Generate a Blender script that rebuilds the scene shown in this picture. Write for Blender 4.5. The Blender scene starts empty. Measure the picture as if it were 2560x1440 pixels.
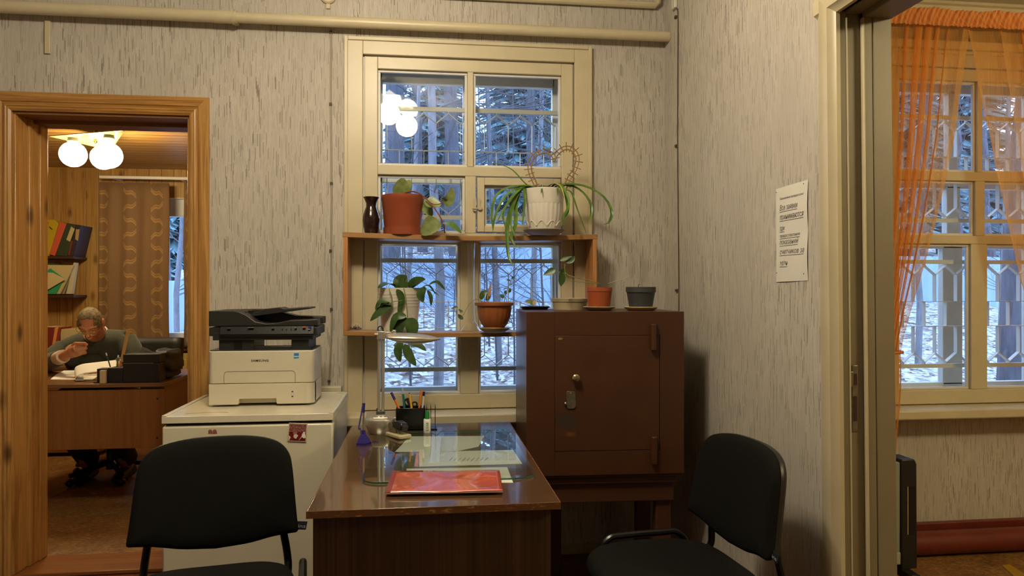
import bpy, math, random
from mathutils import Vector, Matrix, Euler
sc = bpy.context.scene
COL = sc.collection
rad = math.radians
V = Vector
# ---------------------------------------------------------------- camera
F_PX, YAW, PITCH, CAMZ = 1771.0, rad(7.04), rad(0.05), 1.275
cam_d = bpy.data.cameras.new('camera'); cam_d.sensor_width = 36.0; cam_d.lens = F_PX / 2560 * 36.0
cam_d.clip_start = 0.02; cam_d.clip_end = 200
cam = bpy.data.objects.new('camera', cam_d); COL.objects.link(cam)
cam.location = (0, 0, CAMZ); cam.rotation_euler = (rad(90) + PITCH, 0, -YAW)
sc.camera = cam
# ---------------------------------------------------------------- world: overcast winter dusk sky
w = bpy.data.worlds.new('world'); sc.world = w; w.use_nodes = True
bg = w.node_tree.nodes['Background']; bg.inputs[0].default_value = (0.40, 0.58, 1.0, 1); bg.inputs[1].default_value = 6.2
# ---------------------------------------------------------------- exposure
sc.view_settings.view_transform = 'Standard'; sc.view_settings.look = 'None'
sc.view_settings.exposure = 0.0; sc.view_settings.gamma = 1.0; sc.view_settings.use_curve_mapping = False
sc.cycles.max_bounces = 8; sc.cycles.transparent_max_bounces = 24; sc.cycles.caustics_reflective = False; sc.cycles.caustics_refractive = False
LAMP_MAIN, LAMP_OFFICE, LAMP_SIDE = 138.0, 84.0, 122.0      # brightness of the glass globes of the three rooms' lamps
WARM, WARM2 = (1.0, 0.86, 0.65), (1.0, 0.82, 0.48)
random.seed(7)
# ---------------------------------------------------------------- photo ray -> point on a real plane
cam.rotation_mode = 'XYZ'
RM = Euler((rad(90) + PITCH, 0, -YAW)).to_matrix()
C0 = V((0, 0, CAMZ))
def ray(px, py): return RM @ V(((px - 1280) / F_PX, -(py - 720) / F_PX, -1.0))
def PY(px, py, y): d = ray(px, py); return C0 + d * (y / d.y)
def PX(px, py, x): d = ray(px, py); return C0 + d * (x / d.x)
def PZ(px, py, z): d = ray(px, py); return C0 + d * ((z - CAMZ) / d.z)
def A(px, py, D): return C0 + ray(px, py) * D
# ---------------------------------------------------------------- mesh helpers
ORG = {}
def fit(o, loc):
    ORG[o.name] = V(loc)
class MB:
    def __init__(s): s.v = []; s.f = []; s.m = []
    def add(s, vs, fs, m=0):
        b = len(s.v); s.v += [tuple(v) for v in vs]; s.f += [tuple(b + i for i in f) for f in fs]; s.m += [m] * len(fs); return s
    def box(s, x0, x1, y0, y1, z0, z1, m=0):
        vs = [(x, y, z) for z in (z0, z1) for y in (y0, y1) for x in (x0, x1)]
        return s.add(vs, [(0, 2, 3, 1), (4, 5, 7, 6), (0, 1, 5, 4), (2, 6, 7, 3), (0, 4, 6, 2), (1, 3, 7, 5)], m)
    def obox(s, c, ax, ay, az, m=0):            # centre and three half-axis vectors
        c, ax, ay, az = V(c), V(ax), V(ay), V(az)
        vs = [c + ax * i + ay * j + az * k for k in (-1, 1) for j in (-1, 1) for i in (-1, 1)]
        return s.add(vs, [(0, 2, 3, 1), (4, 5, 7, 6), (0, 1, 5, 4), (2, 6, 7, 3), (0, 4, 6, 2), (1, 3, 7, 5)], m)
    def tube(s, pts, r, n=8, m=0, cap=True, closed=False, flat=1.0):
        pts = [V(p) for p in pts]; L = len(pts)
        rs = r if isinstance(r, (list, tuple)) else [r] * L
        vs = []; up = None
        for i, p in enumerate(pts):
            a = pts[(i - 1) % L] if (closed or i > 0) else p
            b = pts[(i + 1) % L] if (closed or i < L - 1) else p
            t = (b - a).normalized() if (b - a).length > 1e-9 else V((0, 0, 1))
            if up is None: up = V((0, 0, 1)) if abs(t.z) < .9 else V((0, 1, 0))
            u = t.cross(up)
            if u.length < 1e-6: u = t.cross(V((1, 0, 0)))
            u.normalize(); q = u.cross(t).normalized(); up = q
            for k in range(n):
                an = 2 * math.pi * k / n
                vs.append(p + u * (math.cos(an) * rs[i]) + q * (math.sin(an) * rs[i] * flat))
        fs = []
        for i in range(L if closed else L - 1):
            for k in range(n):
                j = (i + 1) % L
                fs.append((i * n + k, i * n + (k + 1) % n, j * n + (k + 1) % n, j * n + k))
        if cap and not closed:
            fs.append(tuple(range(n - 1, -1, -1))); fs.append(tuple((L - 1) * n + k for k in range(n)))
        return s.add(vs, fs, m)
    def lathe(s, prof, c=(0, 0, 0), n=28, m=0, rib=0, ribn=0, sx=1.0, sy=1.0):
        c = V(c); vs = []; fs = []
        for (r, z) in prof:
            for k in range(n):
                an = 2 * math.pi * k / n
                rr = r * (1 + (rib * math.cos(ribn * an) if rib else 0))
                vs.append(c + V((math.cos(an) * rr * sx, math.sin(an) * rr * sy, z)))
        for i in range(len(prof) - 1):
            for k in range(n):
                fs.append((i * n + k, i * n + (k + 1) % n, (i + 1) * n + (k + 1) % n, (i + 1) * n + k))
        if prof[0][0] > 1e-6: fs.append(tuple(range(n - 1, -1, -1)))
        if prof[-1][0] > 1e-6: fs.append(tuple((len(prof) - 1) * n + k for k in range(n)))
        return s.add(vs, fs, m)
    def prism(s, poly, fn, w0, w1, m=0):         # poly of (u,v); fn(u,v,w)->xyz
        n = len(poly); vs = [fn(u, v, w0) for u, v in poly] + [fn(u, v, w1) for u, v in poly]
        fs = [tuple(range(n - 1, -1, -1)), tuple(range(n, 2 * n))] + [(i, (i + 1) % n, n + (i + 1) % n, n + i) for i in range(n)]
        return s.add(vs, fs, m)
    def sheet(s, fn, nu, nv, m=0):
        vs = [fn(i / nu, j / nv) for j in range(nv + 1) for i in range(nu + 1)]
        fs = [(j * (nu + 1) + i, j * (nu + 1) + i + 1, (j + 1) * (nu + 1) + i + 1, (j + 1) * (nu + 1) + i) for j in range(nv) for i in range(nu)]
        return s.add(vs, fs, m)
    def ell(s, c, r, nu=20, nv=12, m=0, R=None, fn=None):
        c = V(c); vs = []; fs = []
        for j in range(nv + 1):
            th = math.pi * j / nv
            for i in range(nu):
                ph = 2 * math.pi * i / nu
                d = V((math.sin(th) * math.cos(ph), math.sin(th) * math.sin(ph), math.cos(th)))
                p = V((d.x * r[0], d.y * r[1], d.z * r[2]))
                if fn: p = fn(d, p)
                if R: p = R @ p
                vs.append(c + p)
        for j in range(nv):
            for i in range(nu):
                fs.append((j * nu + i, (j + 1) * nu + i, (j + 1) * nu + (i + 1) % nu, j * nu + (i + 1) % nu))
        return s.add(vs, fs, m)
    def leaf(s, pts, wid, up=(0, -1, .3), m=0, fold=.15, shape=None, nseg=10, rnd=0.8):
        """leaf along a polyline (smoothed), max width wid; up = rough facing of the upper side"""
        pts = smooth([V(p) for p in pts], nseg); L = len(pts); vs = []; up = V(up).normalized()
        for i, p in enumerate(pts):
            t = i / (L - 1)
            d = (pts[min(i + 1, L - 1)] - pts[max(i - 1, 0)]).normalized()
            sd = d.cross(up)
            sd = sd.normalized() if sd.length > 1e-4 else V((1, 0, 0))
            nn = sd.cross(d)
            if shape: wv = shape(t)
            else: wv = max(.02, math.sin(math.pi * min(1, t ** rnd)))
            h = wid / 2 * wv
            vs += [p - sd * h + nn * h * fold * 2, p, p + sd * h + nn * h * fold * 2]
        fs = []
        for i in range(L - 1):
            a = i * 3; fs += [(a, a + 1, a + 4, a + 3), (a + 1, a + 2, a + 5, a + 4)]
        return s.add(vs, fs, m)
    def build(s, name, mat, parent=None, bevel=0, seg=2, sub=0, solid=0, ang=35, local=False, loc=None, flat=False, org=None):
        me = bpy.data.meshes.new(name)
        if parent is not None and not local: o0 = ORG[parent.name]
        elif parent is not None or local: o0 = V((0, 0, 0))
        elif org is not None: o0 = V(org)
        else:
            xs, ys, zs = zip(*s.v); o0 = V(((min(xs) + max(xs)) / 2, (min(ys) + max(ys)) / 2, min(zs)))
        me.from_pydata([tuple(V(v) - o0) for v in s.v], [], s.f); me.validate(); me.update()
        mats = mat if isinstance(mat, (list, tuple)) else [mat]
        for q in mats: me.materials.append(q)
        if len(mats) > 1 and len(me.polygons) == len(s.m): me.polygons.foreach_set('material_index', s.m)
        if not flat:
            me.polygons.foreach_set('use_smooth', [True] * len(me.polygons)); me.set_sharp_from_angle(angle=rad(ang))
        o = bpy.data.objects.new(name, me); COL.objects.link(o)
        if parent is not None: o.parent = parent; ORG[o.name] = ORG[parent.name]
        else:
            o.location = V(loc) if loc is not None else o0; ORG[o.name] = V(o.location)
        if solid:
            md = o.modifiers.new('solid', 'SOLIDIFY'); md.thickness = solid; md.offset = 0
        if bevel:
            md = o.modifiers.new('bevel', 'BEVEL'); md.width = bevel; md.segments = seg; md.limit_method = 'ANGLE'; md.angle_limit = rad(40)
        if sub:
            md = o.modifiers.new('sub', 'SUBSURF'); md.levels = sub; md.render_levels = sub
        return o
def smooth(p, n=8):
    """Catmull-Rom through p, n samples per whole"""
    if len(p) < 3: return [p[0].lerp(p[-1], i / n) for i in range(n + 1)]
    out = []; k = len(p) - 1
    for i in range(n + 1):
        t = i / n * k; a = min(int(t), k - 1); u = t - a
        p0, p1, p2, p3 = p[max(a - 1, 0)], p[a], p[a + 1], p[min(a + 2, k)]
        out.append(0.5 * ((2 * p1) + (p2 - p0) * u + (2 * p0 - 5 * p1 + 4 * p2 - p3) * u * u + (3 * p1 - p0 - 3 * p2 + p3) * u ** 3))
    return out
def tag(o, label, cat, group=None, kind=None):
    o['label'] = label; o['category'] = cat
    if group: o['group'] = group
    if kind: o['kind'] = kind
    return o
def thing(name, label, cat, loc=(0, 0, 0), rz=0, group=None):
    o = bpy.data.objects.new(name, None); o.empty_display_size = .1; COL.objects.link(o)
    o.location = loc; o.rotation_euler = (0, 0, rz); ORG[o.name] = V(loc)
    return tag(o, label, cat, group)
def struct(o, label=None):
    o['kind'] = 'structure'
    if label: o['label'] = label
    return o
def sroot(name, loc=(0, 0, 0)):
    o = bpy.data.objects.new(name, None); o.empty_display_size = .1; COL.objects.link(o); o.location = loc; ORG[o.name] = V(loc); o['kind'] = 'structure'; return o
def dup(root, loc=None, rz=None, label=None, group=None, scale=None):
    r = root.copy(); COL.objects.link(r); ORG[r.name] = V(loc) if loc else V(root.location)
    if loc is not None: r.location = loc
    if rz is not None: r.rotation_euler = (0, 0, rz)
    if scale is not None: r.scale = scale
    if label: r['label'] = label
    if group: r['group'] = group
    for ch in list(root.children):
        c = ch.copy(); COL.objects.link(c); c.parent = r
        for g in list(ch.children):
            d = g.copy(); COL.objects.link(d); d.parent = c
    return r
def text(name, body, size, mat, origin, xd, yd, parent=None, shear=0, align='CENTER', lift=.0005, width=None, bold=0, local=False):
    cu = bpy.data.curves.new('lettering', 'FONT'); cu.body = body; cu.size = size; cu.shear = shear; cu.align_x = align; cu.offset = bold; cu.resolution_u = 2
    to = bpy.data.objects.new('lettering_tmp', cu); COL.objects.link(to)
    dg = bpy.context.evaluated_depsgraph_get(); me = to.evaluated_get(dg).to_mesh()
    xd, yd = V(xd).normalized(), V(yd).normalized(); nd = xd.cross(yd)
    vs = [v.co.copy() for v in me.vertices]; fs = [tuple(p.vertices) for p in me.polygons]
    to.evaluated_get(dg).to_mesh_clear(); bpy.data.objects.remove(to); bpy.data.curves.remove(cu)
    k = 1.0
    if width and vs:
        ww = max(v.x for v in vs) - min(v.x for v in vs); k = width / ww
    mb = MB(); mb.add([V(origin) + xd * v.x * k + yd * v.y + nd * lift for v in vs], fs)
    return mb.build(name, mat, parent, flat=True, local=local)
# ---------------------------------------------------------------- materials
def lin(c):
    if isinstance(c, str):
        c = c.lstrip('#'); c = [int(c[i:i + 2], 16) / 255 for i in (0, 2, 4)]
        c = [x / 12.92 if x <= .04045 else ((x + .055) / 1.055) ** 2.4 for x in c]
    return (*c[:3], 1.0)
class NT:
    def __init__(s, name):
        s.mat = bpy.data.materials.new(name); s.mat.use_nodes = True; s.t = s.mat.node_tree
        s.p = s.t.nodes['Principled BSDF']; s.out = s.t.nodes['Material Output']; s._tc = None
    def n(s, ty, ins=None, **kw):
        q = s.t.nodes.new(ty)
        for k, v in kw.items(): setattr(q, k, v)
        for k, v in (ins or {}).items(): s.put(q.inputs[k], v)
        return q
    def put(s, sock, v):
        if hasattr(v, 'is_output') or isinstance(v, bpy.types.NodeSocket): s.t.links.new(v, sock)
        else: sock.default_value = v
    def obj(s):
        if not s._tc: s._tc = s.n('ShaderNodeTexCoord')
        return s._tc.outputs['Object']
    def math(s, op, a, b=0.0, c=None):
        q = s.n('ShaderNodeMath', operation=op); s.put(q.inputs[0], a); s.put(q.inputs[1], b)
        if c is not None: s.put(q.inputs[2], c)
        return q.outputs[0]
    def xyz(s, vec=None):
        q = s.n('ShaderNodeSeparateXYZ'); s.put(q.inputs[0], vec if vec is not None else s.obj()); return q.outputs
    def comb(s, x, y, z):
        q = s.n('ShaderNodeCombineXYZ'); s.put(q.inputs[0], x); s.put(q.inputs[1], y); s.put(q.inputs[2], z); return q.outputs[0]
    def scale(s, sx, sy, sz, vec=None):
        q = s.n('ShaderNodeMapping'); s.put(q.inputs[0], vec if vec is not None else s.obj()); q.inputs['Scale'].default_value = (sx, sy, sz); return q.outputs[0]
    def noise(s, vec, sca=1, det=3, rough=.5, dist=0):
        q = s.n('ShaderNodeTexNoise', {'Vector': vec, 'Scale': sca, 'Detail': det, 'Roughness': rough, 'Distortion': dist}); return q.outputs['Fac']
    def white(s, vec):
        q = s.n('ShaderNodeTexWhiteNoise', {'Vector': vec}, noise_dimensions='3D'); return q.outputs['Value']
    def ramp(s, fac, stops):
        q = s.n('ShaderNodeValToRGB', {'Fac': fac}); e = q.color_ramp.elements
        while len(e) < len(stops): e.new(.5)
        for el, (p, c) in zip(e, stops): el.position = p; el.color = lin(c)
        return q.outputs['Color']
    def mix(s, fac, a, b, blend='MIX'):
        q = s.n('ShaderNodeMix', data_type='RGBA', blend_type=blend); s.put(q.inputs[0], fac); s.put(q.inputs[6], a); s.put(q.inputs[7], b); return q.outputs[2]
    def step(s, v, a, b):
        q = s.n('ShaderNodeMapRange', {0: v, 1: a, 2: b, 3: 0.0, 4: 1.0}); q.clamp = True; return q.outputs[0]
    def bump(s, h, st=.3, d=.002):
        q = s.n('ShaderNodeBump', {'Strength': st, 'Distance': d, 'Height': h}); s.t.links.new(q.outputs[0], s.p.inputs['Normal'])
    def col(s, c): s.put(s.p.inputs['Base Color'], c)
    def set(s, rough=.5, metal=0, spec=.5, coat=0, coatr=.1, sheen=0, trans=0, alpha=1):
        i = s.p.inputs; s.put(i['Roughness'], rough); i['Metallic'].default_value = metal; i['Specular IOR Level'].default_value = spec
        i['Coat Weight'].default_value = coat; i['Coat Roughness'].default_value = coatr; i['Sheen Weight'].default_value = sheen
        i['Transmission Weight'].default_value = trans; i['Alpha'].default_value = alpha
        return s
def mat(name, c, rough=.5, metal=0, spec=.5, coat=0, var=.0, vs=30, bump=0, bs=200, sheen=0, coatr=.1):
    k = NT(name); k.set(rough, metal, spec, coat, coatr, sheen); c = lin(c)
    if var:
        nz = k.noise(k.obj(), vs, 4)
        k.col(k.mix(k.step(nz, .3, .7), tuple(x * (1 - var) for x in c[:3]) + (1,), tuple(min(1, x * (1 + var)) for x in c[:3]) + (1,)))
    else: k.col(c)
    if bump: k.bump(k.noise(k.obj(), bs, 3), bump, .002)
    return k.mat
def wood(name, c1, c2, axis='Z', sc_=1.0, rough=.4, knots=False, plank=0, across='X', coat=0, contrast=1.0, groove=.02, dark='#3a2410'):
    k = NT(name); k.set(rough, coat=coat)
    st = {'X': (1.6, 42, 42), 'Y': (42, 1.6, 42), 'Z': (42, 42, 1.6)}[axis]
    st = tuple(x * sc_ for x in st)
    vec = k.obj(); off = None
    x, y, z = k.xyz()[0:3]
    if plank:
        u = {'X': x, 'Y': y, 'Z': z}[across]
        q = k.math('DIVIDE', u, plank); idx = k.math('FLOOR', q); fr = k.math('FRACT', q)
        rnd = k.white(k.comb(idx, 3.3, 1.7))
        vec = k.n('ShaderNodeVectorMath', {0: k.obj(), 1: k.comb(k.math('MULTIPLY', rnd, 7.0), k.math('MULTIPLY', rnd, 5.0), k.math('MULTIPLY', rnd, 9.0))}, operation='ADD').outputs[0]
    nz = k.noise(k.scale(*st, vec), 1, 5, .62, 1.6); br = k.noise(k.scale(*[q * .22 for q in st], vec), 1, 2)
    fac = k.step(k.math('ADD', k.math('MULTIPLY', nz, .7), k.math('MULTIPLY', br, .3)), .5 - .13 / contrast, .5 + .13 / contrast)
    c = k.mix(fac, lin(c1), lin(c2))
    if knots:
        kn = {'X': (2.2, 7, 7), 'Y': (7, 2.2, 7), 'Z': (7, 7, 3.2)}[axis]
        vo = k.n('ShaderNodeTexVoronoi', {'Vector': k.scale(*kn, vec), 'Scale': 1.0, 'Randomness': 1.0}).outputs['Distance']
        c = k.mix(k.math('MULTIPLY', k.step(vo, .20, .06), .85), c, lin(dark))
    if plank:
        c = k.mix(k.math('MULTIPLY', rnd, .35), c, lin(c2))
        g = k.math('MAXIMUM', k.step(fr, groove, 0.0), k.step(fr, 1 - groove, 1.0))
        c = k.mix(k.math('MULTIPLY', g, .8), c, lin(dark))
        k.bump(k.math('SUBTRACT', 1.0, g), .6, .004)
    k.col(c)
    return k.mat
def glass(name, tint=(1, 1, 1), ior=1.45, rough=0.0):
    k = NT(name); t = k.t; t.nodes.remove(k.p)
    tr = k.n('ShaderNodeBsdfTransparent', {'Color': (*tint, 1)}); gl = k.n('ShaderNodeBsdfGlossy', {'Color': (1, 1, 1, 1), 'Roughness': rough})
    bf = k.n('ShaderNodeNewGeometry').outputs['Backfacing']; fr = k.n('ShaderNodeFresnel', {'IOR': k.math('ADD', k.math('MULTIPLY', bf, 1 / ior - ior), ior)}); mx = k.n('ShaderNodeMixShader', {0: fr.outputs[0], 1: tr.outputs[0], 2: gl.outputs[0]})
    t.links.new(mx.outputs[0], k.out.inputs['Surface']); return k.mat
def emit(name, c, s):
    k = NT(name); k.set(.3); k.col((.9, .9, .88, 1)); k.p.inputs['Emission Color'].default_value = (*c, 1); k.p.inputs['Emission Strength'].default_value = s; return k.mat

def wallpaper(name, base, dark, light):
    k = NT(name); k.set(.85, spec=.2)
    x, y, z = k.xyz()[0:3]; u = k.math('ADD', x, y)
    def layer(wd, ln, thr, seed):
        ci = k.math('FLOOR', k.math('DIVIDE', u, wd)); r = k.white(k.comb(ci, seed, 0.5))
        vi = k.math('FLOOR', k.math('ADD', k.math('DIVIDE', z, ln), k.math('MULTIPLY', r, 17.0)))
        return k.math('GREATER_THAN', k.white(k.comb(ci, vi, seed)), thr), k.white(k.comb(ci, vi, seed + 3.0))
    d1, _ = layer(.0029, .055, .92, 1.3); d2, _ = layer(.0024, .034, .68, 4.1); _, v3 = layer(.0042, .08, .5, 7.7)
    nz = k.noise(k.scale(3, 3, 1.5), 1, 3)
    c = k.mix(k.math('MULTIPLY', v3, .8), lin(base), lin(light))
    c = k.mix(k.math('MULTIPLY', d2, .20), c, lin(dark)); c = k.mix(k.math('MULTIPLY', d1, .72), c, lin(dark))
    c = k.mix(k.step(nz, .35, .8), c, tuple(a * .93 for a in lin(base)[:3]) + (1,))
    k.col(c); k.bump(v3, .25, .001)
    return k.mat
m_paper = wallpaper('striped_wallpaper', '#b9b2a5', '#6b5f54', '#ccc6b8')
m_cream = mat('cream_gloss_paint', '#c6ba98', .38, var=.05, vs=9, bump=.06, bs=40)
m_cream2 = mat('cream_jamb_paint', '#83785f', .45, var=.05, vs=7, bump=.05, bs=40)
m_winframe = mat('white_window_paint', '#d6d2c8', .45, var=.05, vs=12)
m_pine = wood('varnished_pine', '#c89a56', '#94642e', 'Z', 1.0, .32, knots=True, coat=.2)
m_pineX = wood('varnished_pine_head', '#c4944e', '#8e5f2a', 'X', 1.0, .32, knots=True, coat=.2)
m_pinewall = wood('pine_plank_wall', '#c8a05e', '#9c7036', 'Z', .8, .42, knots=True, plank=.105, across='X', groove=.035, dark='#5e3a18')
m_pineceil = wood('pine_plank_ceiling', '#bb9054', '#9a7038', 'X', .8, .35, plank=.10, across='Y', groove=.12, dark='#3c2510')
m_beech = wood('beech_shelf_board', '#a87f4c', '#93693a', 'X', 1.2, .4)
m_white = mat('white_plaster', '#cfc8b8', .8)
m_clear = glass('window_glass', (.96, .98, .98))
m_black = mat('black_plastic', '#1c1c1b', .42, var=.1)
m_blackg = mat('black_gloss_plastic', '#141414', .25)
m_fabric = mat('black_upholstery', '#161614', .95, spec=.12, var=.25, vs=600, bump=.5, bs=900)
m_steel = mat('satin_aluminium', '#b8b2a4', .3, metal=1.0)
m_blksteel = mat('black_enamel_steel', '#131313', .3)
m_paperw = mat('white_paper', '#e2dfd6', .8, spec=.2)
m_ink = mat('black_ink', '#33312e', .8)
m_soil = mat('potting_soil', '#2e2219', .95, var=.4, vs=150, bump=.8, bs=120)
def leafmat(name, c1, c2, rough=.4):
    k = NT(name); k.set(rough); nz = k.noise(k.obj(), 28, 3); k.col(k.mix(k.step(nz, .35, .65), lin(c1), lin(c2)))
    k.p.inputs['Subsurface Weight'].default_value = 0.0
    return k.mat
m_leaf = leafmat('deep_green_leaf', '#3f5a24', '#2a431c'); m_leafpale = leafmat('pale_green_leaf', '#8a9460', '#6b7a40'); m_leafmid = leafmat('fresh_green_leaf', '#5f7f2c', '#42631f')
m_leafy = leafmat('yellowing_leaf', '#b9a23a', '#8f8f35'); m_stem = mat('plant_stem', '#7d7a45', .6); m_redstem = mat('reddish_stem', '#7a3a30', .6)
# ================================================================ room shell
YW, XR, XR2, TH = 3.355, 1.169, 1.321, .225
YS = 3.20                      # outer wall of the side room
YB = 6.60                      # far wall of the office
m_floor = wood('red_brown_floor_paint', '#6a3a22', '#55291a', 'X', .6, .3, plank=.14, across='Y', groove=.02, dark='#22100a')
def lino(name):
    k = NT(name); k.set(.55)
    a = k.noise(k.scale(55, 90, 55), 1, 4, .7); b = k.noise(k.scale(9, 9, 9), 1, 2)
    k.col(k.mix(k.step(b, .3, .7), k.ramp(a, [(.3, '#5e3c1c'), (.5, '#8d6334'), (.68, '#b58a50')]), k.ramp(a, [(.3, '#553418'), (.55, '#7d5629'), (.7, '#a87e47')])))
    return k.mat
m_lino = lino('speckled_linoleum')
b = MB(); b.box(-2.7, XR, -1.9, YW + TH, -.1, 0); struct(b.build('floor', m_floor, flat=True))
b = MB(); b.box(-3.7, -1.0, YW + TH, YB + .1, -.1, 0); struct(b.build('floor_office', m_lino, flat=True))
b = MB(); b.box(XR, 4.7, -1.1, YS, -.1, 0.0); struct(b.build('floor_side_room', m_lino, flat=True))
b = MB(); b.box(-2.7, XR2, -1.9, YW + TH, 2.86, 2.96); struct(b.build('ceiling', m_white, flat=True))
b = MB(); b.box(-3.7, -1.0, YW + TH, YB + .1, 2.33, 2.45); struct(b.build('ceiling_office', m_pineceil, flat=True))
b = MB(); b.box(XR2, 4.7, -1.1, YS + .1, 2.68, 2.8); struct(b.build('ceiling_side_room', m_white, flat=True))
# back wall: door hole on the left, window hole in the middle
DX0, DX1, DZ = -1.80, -1.045, 2.06
WX0, WW, WZ0, WZ1 = -.283, .997, .71, 2.36
WX1 = WX0 + WW
b = MB()
b.box(-2.7, DX0, YW, YW + TH, 0, 2.86).box(DX0, DX1, YW, YW + TH, DZ, 2.86).box(DX1, WX0, YW, YW + TH, 0, 2.86)
b.box(WX0, WX1, YW, YW + TH, 0, WZ0).box(WX0, WX1, YW, YW + TH, WZ1, 2.86).box(WX1, XR2, YW, YW + TH, 0, 2.86)
struct(b.build('wall_back', m_paper, flat=True, org=(0, YW, 0)))
# right wall with the doorway into the side room
PY0, PY1, PZ1 = 1.0, 1.868, 2.065
b = MB(); b.box(XR, XR2, -1.9, PY0, 0, 2.86).box(XR, XR2, PY0, PY1 + .03, PZ1, 2.86).box(XR, XR2, PY1 + .03, YW, 0, 2.86)
struct(b.build('wall_right', m_paper, flat=True, org=(XR, 0, 0)))
b = MB(); b.box(-2.8, -2.7, -1.9, YW + TH, 0, 2.86); struct(b.build('wall_left', m_paper, flat=True, org=(-2.7, 0, 0)))
b = MB(); b.box(-2.8, XR2, -2.0, -1.9, 0, 2.86); struct(b.build('wall_front', m_paper, flat=True, org=(0, -1.9, 0)))
# side room
SX0 = 2.225; SX1 = SX0 + WW
b = MB(); b.box(XR2, SX0, YS, YS + .24, 0, 2.7).box(SX1, 4.7, YS, YS + .24, 0, 2.7).box(SX0, SX1, YS, YS + .24, 0, WZ0).box(SX0, SX1, YS, YS + .24, WZ1, 2.7)
struct(b.build('wall_side_room_back', m_paper, flat=True, org=(XR2, YS, 0)))
b = MB(); b.box(4.7, 4.8, -1.1, YS + .24, 0, 2.7); struct(b.build('wall_side_room_right', m_paper, flat=True, org=(4.7, 0, 0)))
b = MB(); b.box(XR2, 4.8, -1.2, -1.1, 0, 2.7); struct(b.build('wall_side_room_front', m_paper, flat=True, org=(XR2, -1.1, 0)))
# office
OWX0, OWX1, OWZ0, OWZ1 = -2.78, -2.03, .80, 2.08
b = MB(); b.box(-3.7, OWX0, YB, YB + .25, 0, 2.45).box(OWX1, -.9, YB, YB + .25, 0, 2.45).box(OWX0, OWX1, YB, YB + .25, 0, OWZ0).box(OWX0, OWX1, YB, YB + .25, OWZ1, 2.45)
struct(b.build('wall_office_back', m_pinewall, flat=True, org=(0, YB, 0)))
m_pineside = wood('pine_plank_side_wall', '#b98f50', '#9a7038', 'Z', .8, .42, knots=True, plank=.105, across='Y', groove=.035, dark='#5e3a18')
b = MB(); b.box(-3.8, -3.7, YW + TH, YB + .25, 0, 2.45); struct(b.build('wall_office_left', m_pineside, flat=True))
b = MB(); b.box(-1.0, -.9, YW + TH, YB + .25, 0, 2.45); struct(b.build('wall_office_right', m_pineside, flat=True))
b = MB(); b.box(-3.8, -2.7, YW + TH - .1, YW + TH, 0, 2.45); struct(b.build('wall_office_front', m_pinewall, flat=True))
# skirting and mouldings
b = MB(); b.box(DX1 + .075, XR, YW - .018, YW, 0, .045); struct(b.build('baseboard_back', mat('olive_cream_skirting', '#a89a6c', .5), bevel=.004))
m_redpaint = mat('dark_red_oil_paint', '#6b2a1c', .35, var=.12, vs=12)
b = MB(); b.box(XR2, 4.7, YS - .03, YS, 0, .135); struct(b.build('baseboard_side_room', m_redpaint, bevel=.005))
b = MB(); prof = [(0, 0), (-.03, 0), (-.035, -.015), (-.02, -.02), (-.02, -.05), (-.012, -.055), (-.012, -.09), (0, -.09)]
b.prism(prof, lambda u, v, w_: (w_, YS + u, 2.68 + v), XR2, 4.7); struct(b.build('trim_1', m_cream))
b = MB(); b.box(DX0, DX1, YW, YW + TH, 0, .018); struct(b.build('trim_2', wood('worn_brown_threshold', '#97602f', '#7c4822', 'X', .8, .35), bevel=.004))

# ---------------------------------------------------------------- door frames
d1 = sroot('door_1', (DX1, YW, 0))
def casing_prof(wd, t):        # profile across the board, 0 = opening edge
    return [(0, 0), (0, t * .7), (wd * .12, t), (wd * .16, t * .85), (wd * .22, t * .85), (wd * .26, t), (wd * .36, t * .95), (wd * .40, t * .8), (wd * .45, t * .8), (wd * .5, t * 1.05), (wd * .93, t * 1.05), (wd, t * .7), (wd, 0)]
cw, ct = .084, .02
b = MB(); pr = casing_prof(cw, ct)
def vert(u, v, q):             # right-hand board, mitred at the top
    return (DX1 - .006 + u, YW - v, 0.0 if q == 0 else DZ - .006 + u)
b.prism(pr, vert, 0, 1); b.build('side_casing', m_pine, d1)
b = MB(); b.prism(pr, lambda u, v, q: (DX0 + .006 - u, YW - v, 0.0 if q == 0 else DZ - .006 + u), 0, 1); b.build('side_casing', m_pine, d1)
b = MB(); b.prism(pr, lambda u, v, q: ((DX0 + .006 - u) if q == 0 else (DX1 - .006 + u), YW - v, DZ - .006 + u), 0, 1); b.build('head_casing', m_pineX, d1)
b = MB()                       # left jamb with its rebate, bead and stop
b.box(DX0 - .001, DX0 + .018, YW, YW + .09, .018, DZ); b.box(DX0 - .001, DX0 + .030, YW + .09, YW + .225, .018, DZ)
b.box(DX0 - .001, DX0 + .040, YW + .16, YW + .225, .018, DZ); b.build('jamb', m_pine, d1, bevel=.004)
b = MB(); b.box(DX1 - .018, DX1 + .001, YW, YW + .225, .018, DZ); b.build('jamb', m_pine, d1, bevel=.003)
b = MB(); b.box(DX0 - .002, DX1 + .002, YW - .001, YW + .12, DZ - .018, DZ + .004); b.box(DX0 - .002, DX1 + .002, YW + .12, YW + .225, DZ - .032, DZ + .004); b.build('head_jamb', wood('shaded_pine_head', '#8d6034', '#754c27', 'X', .8, .45), d1)

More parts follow.
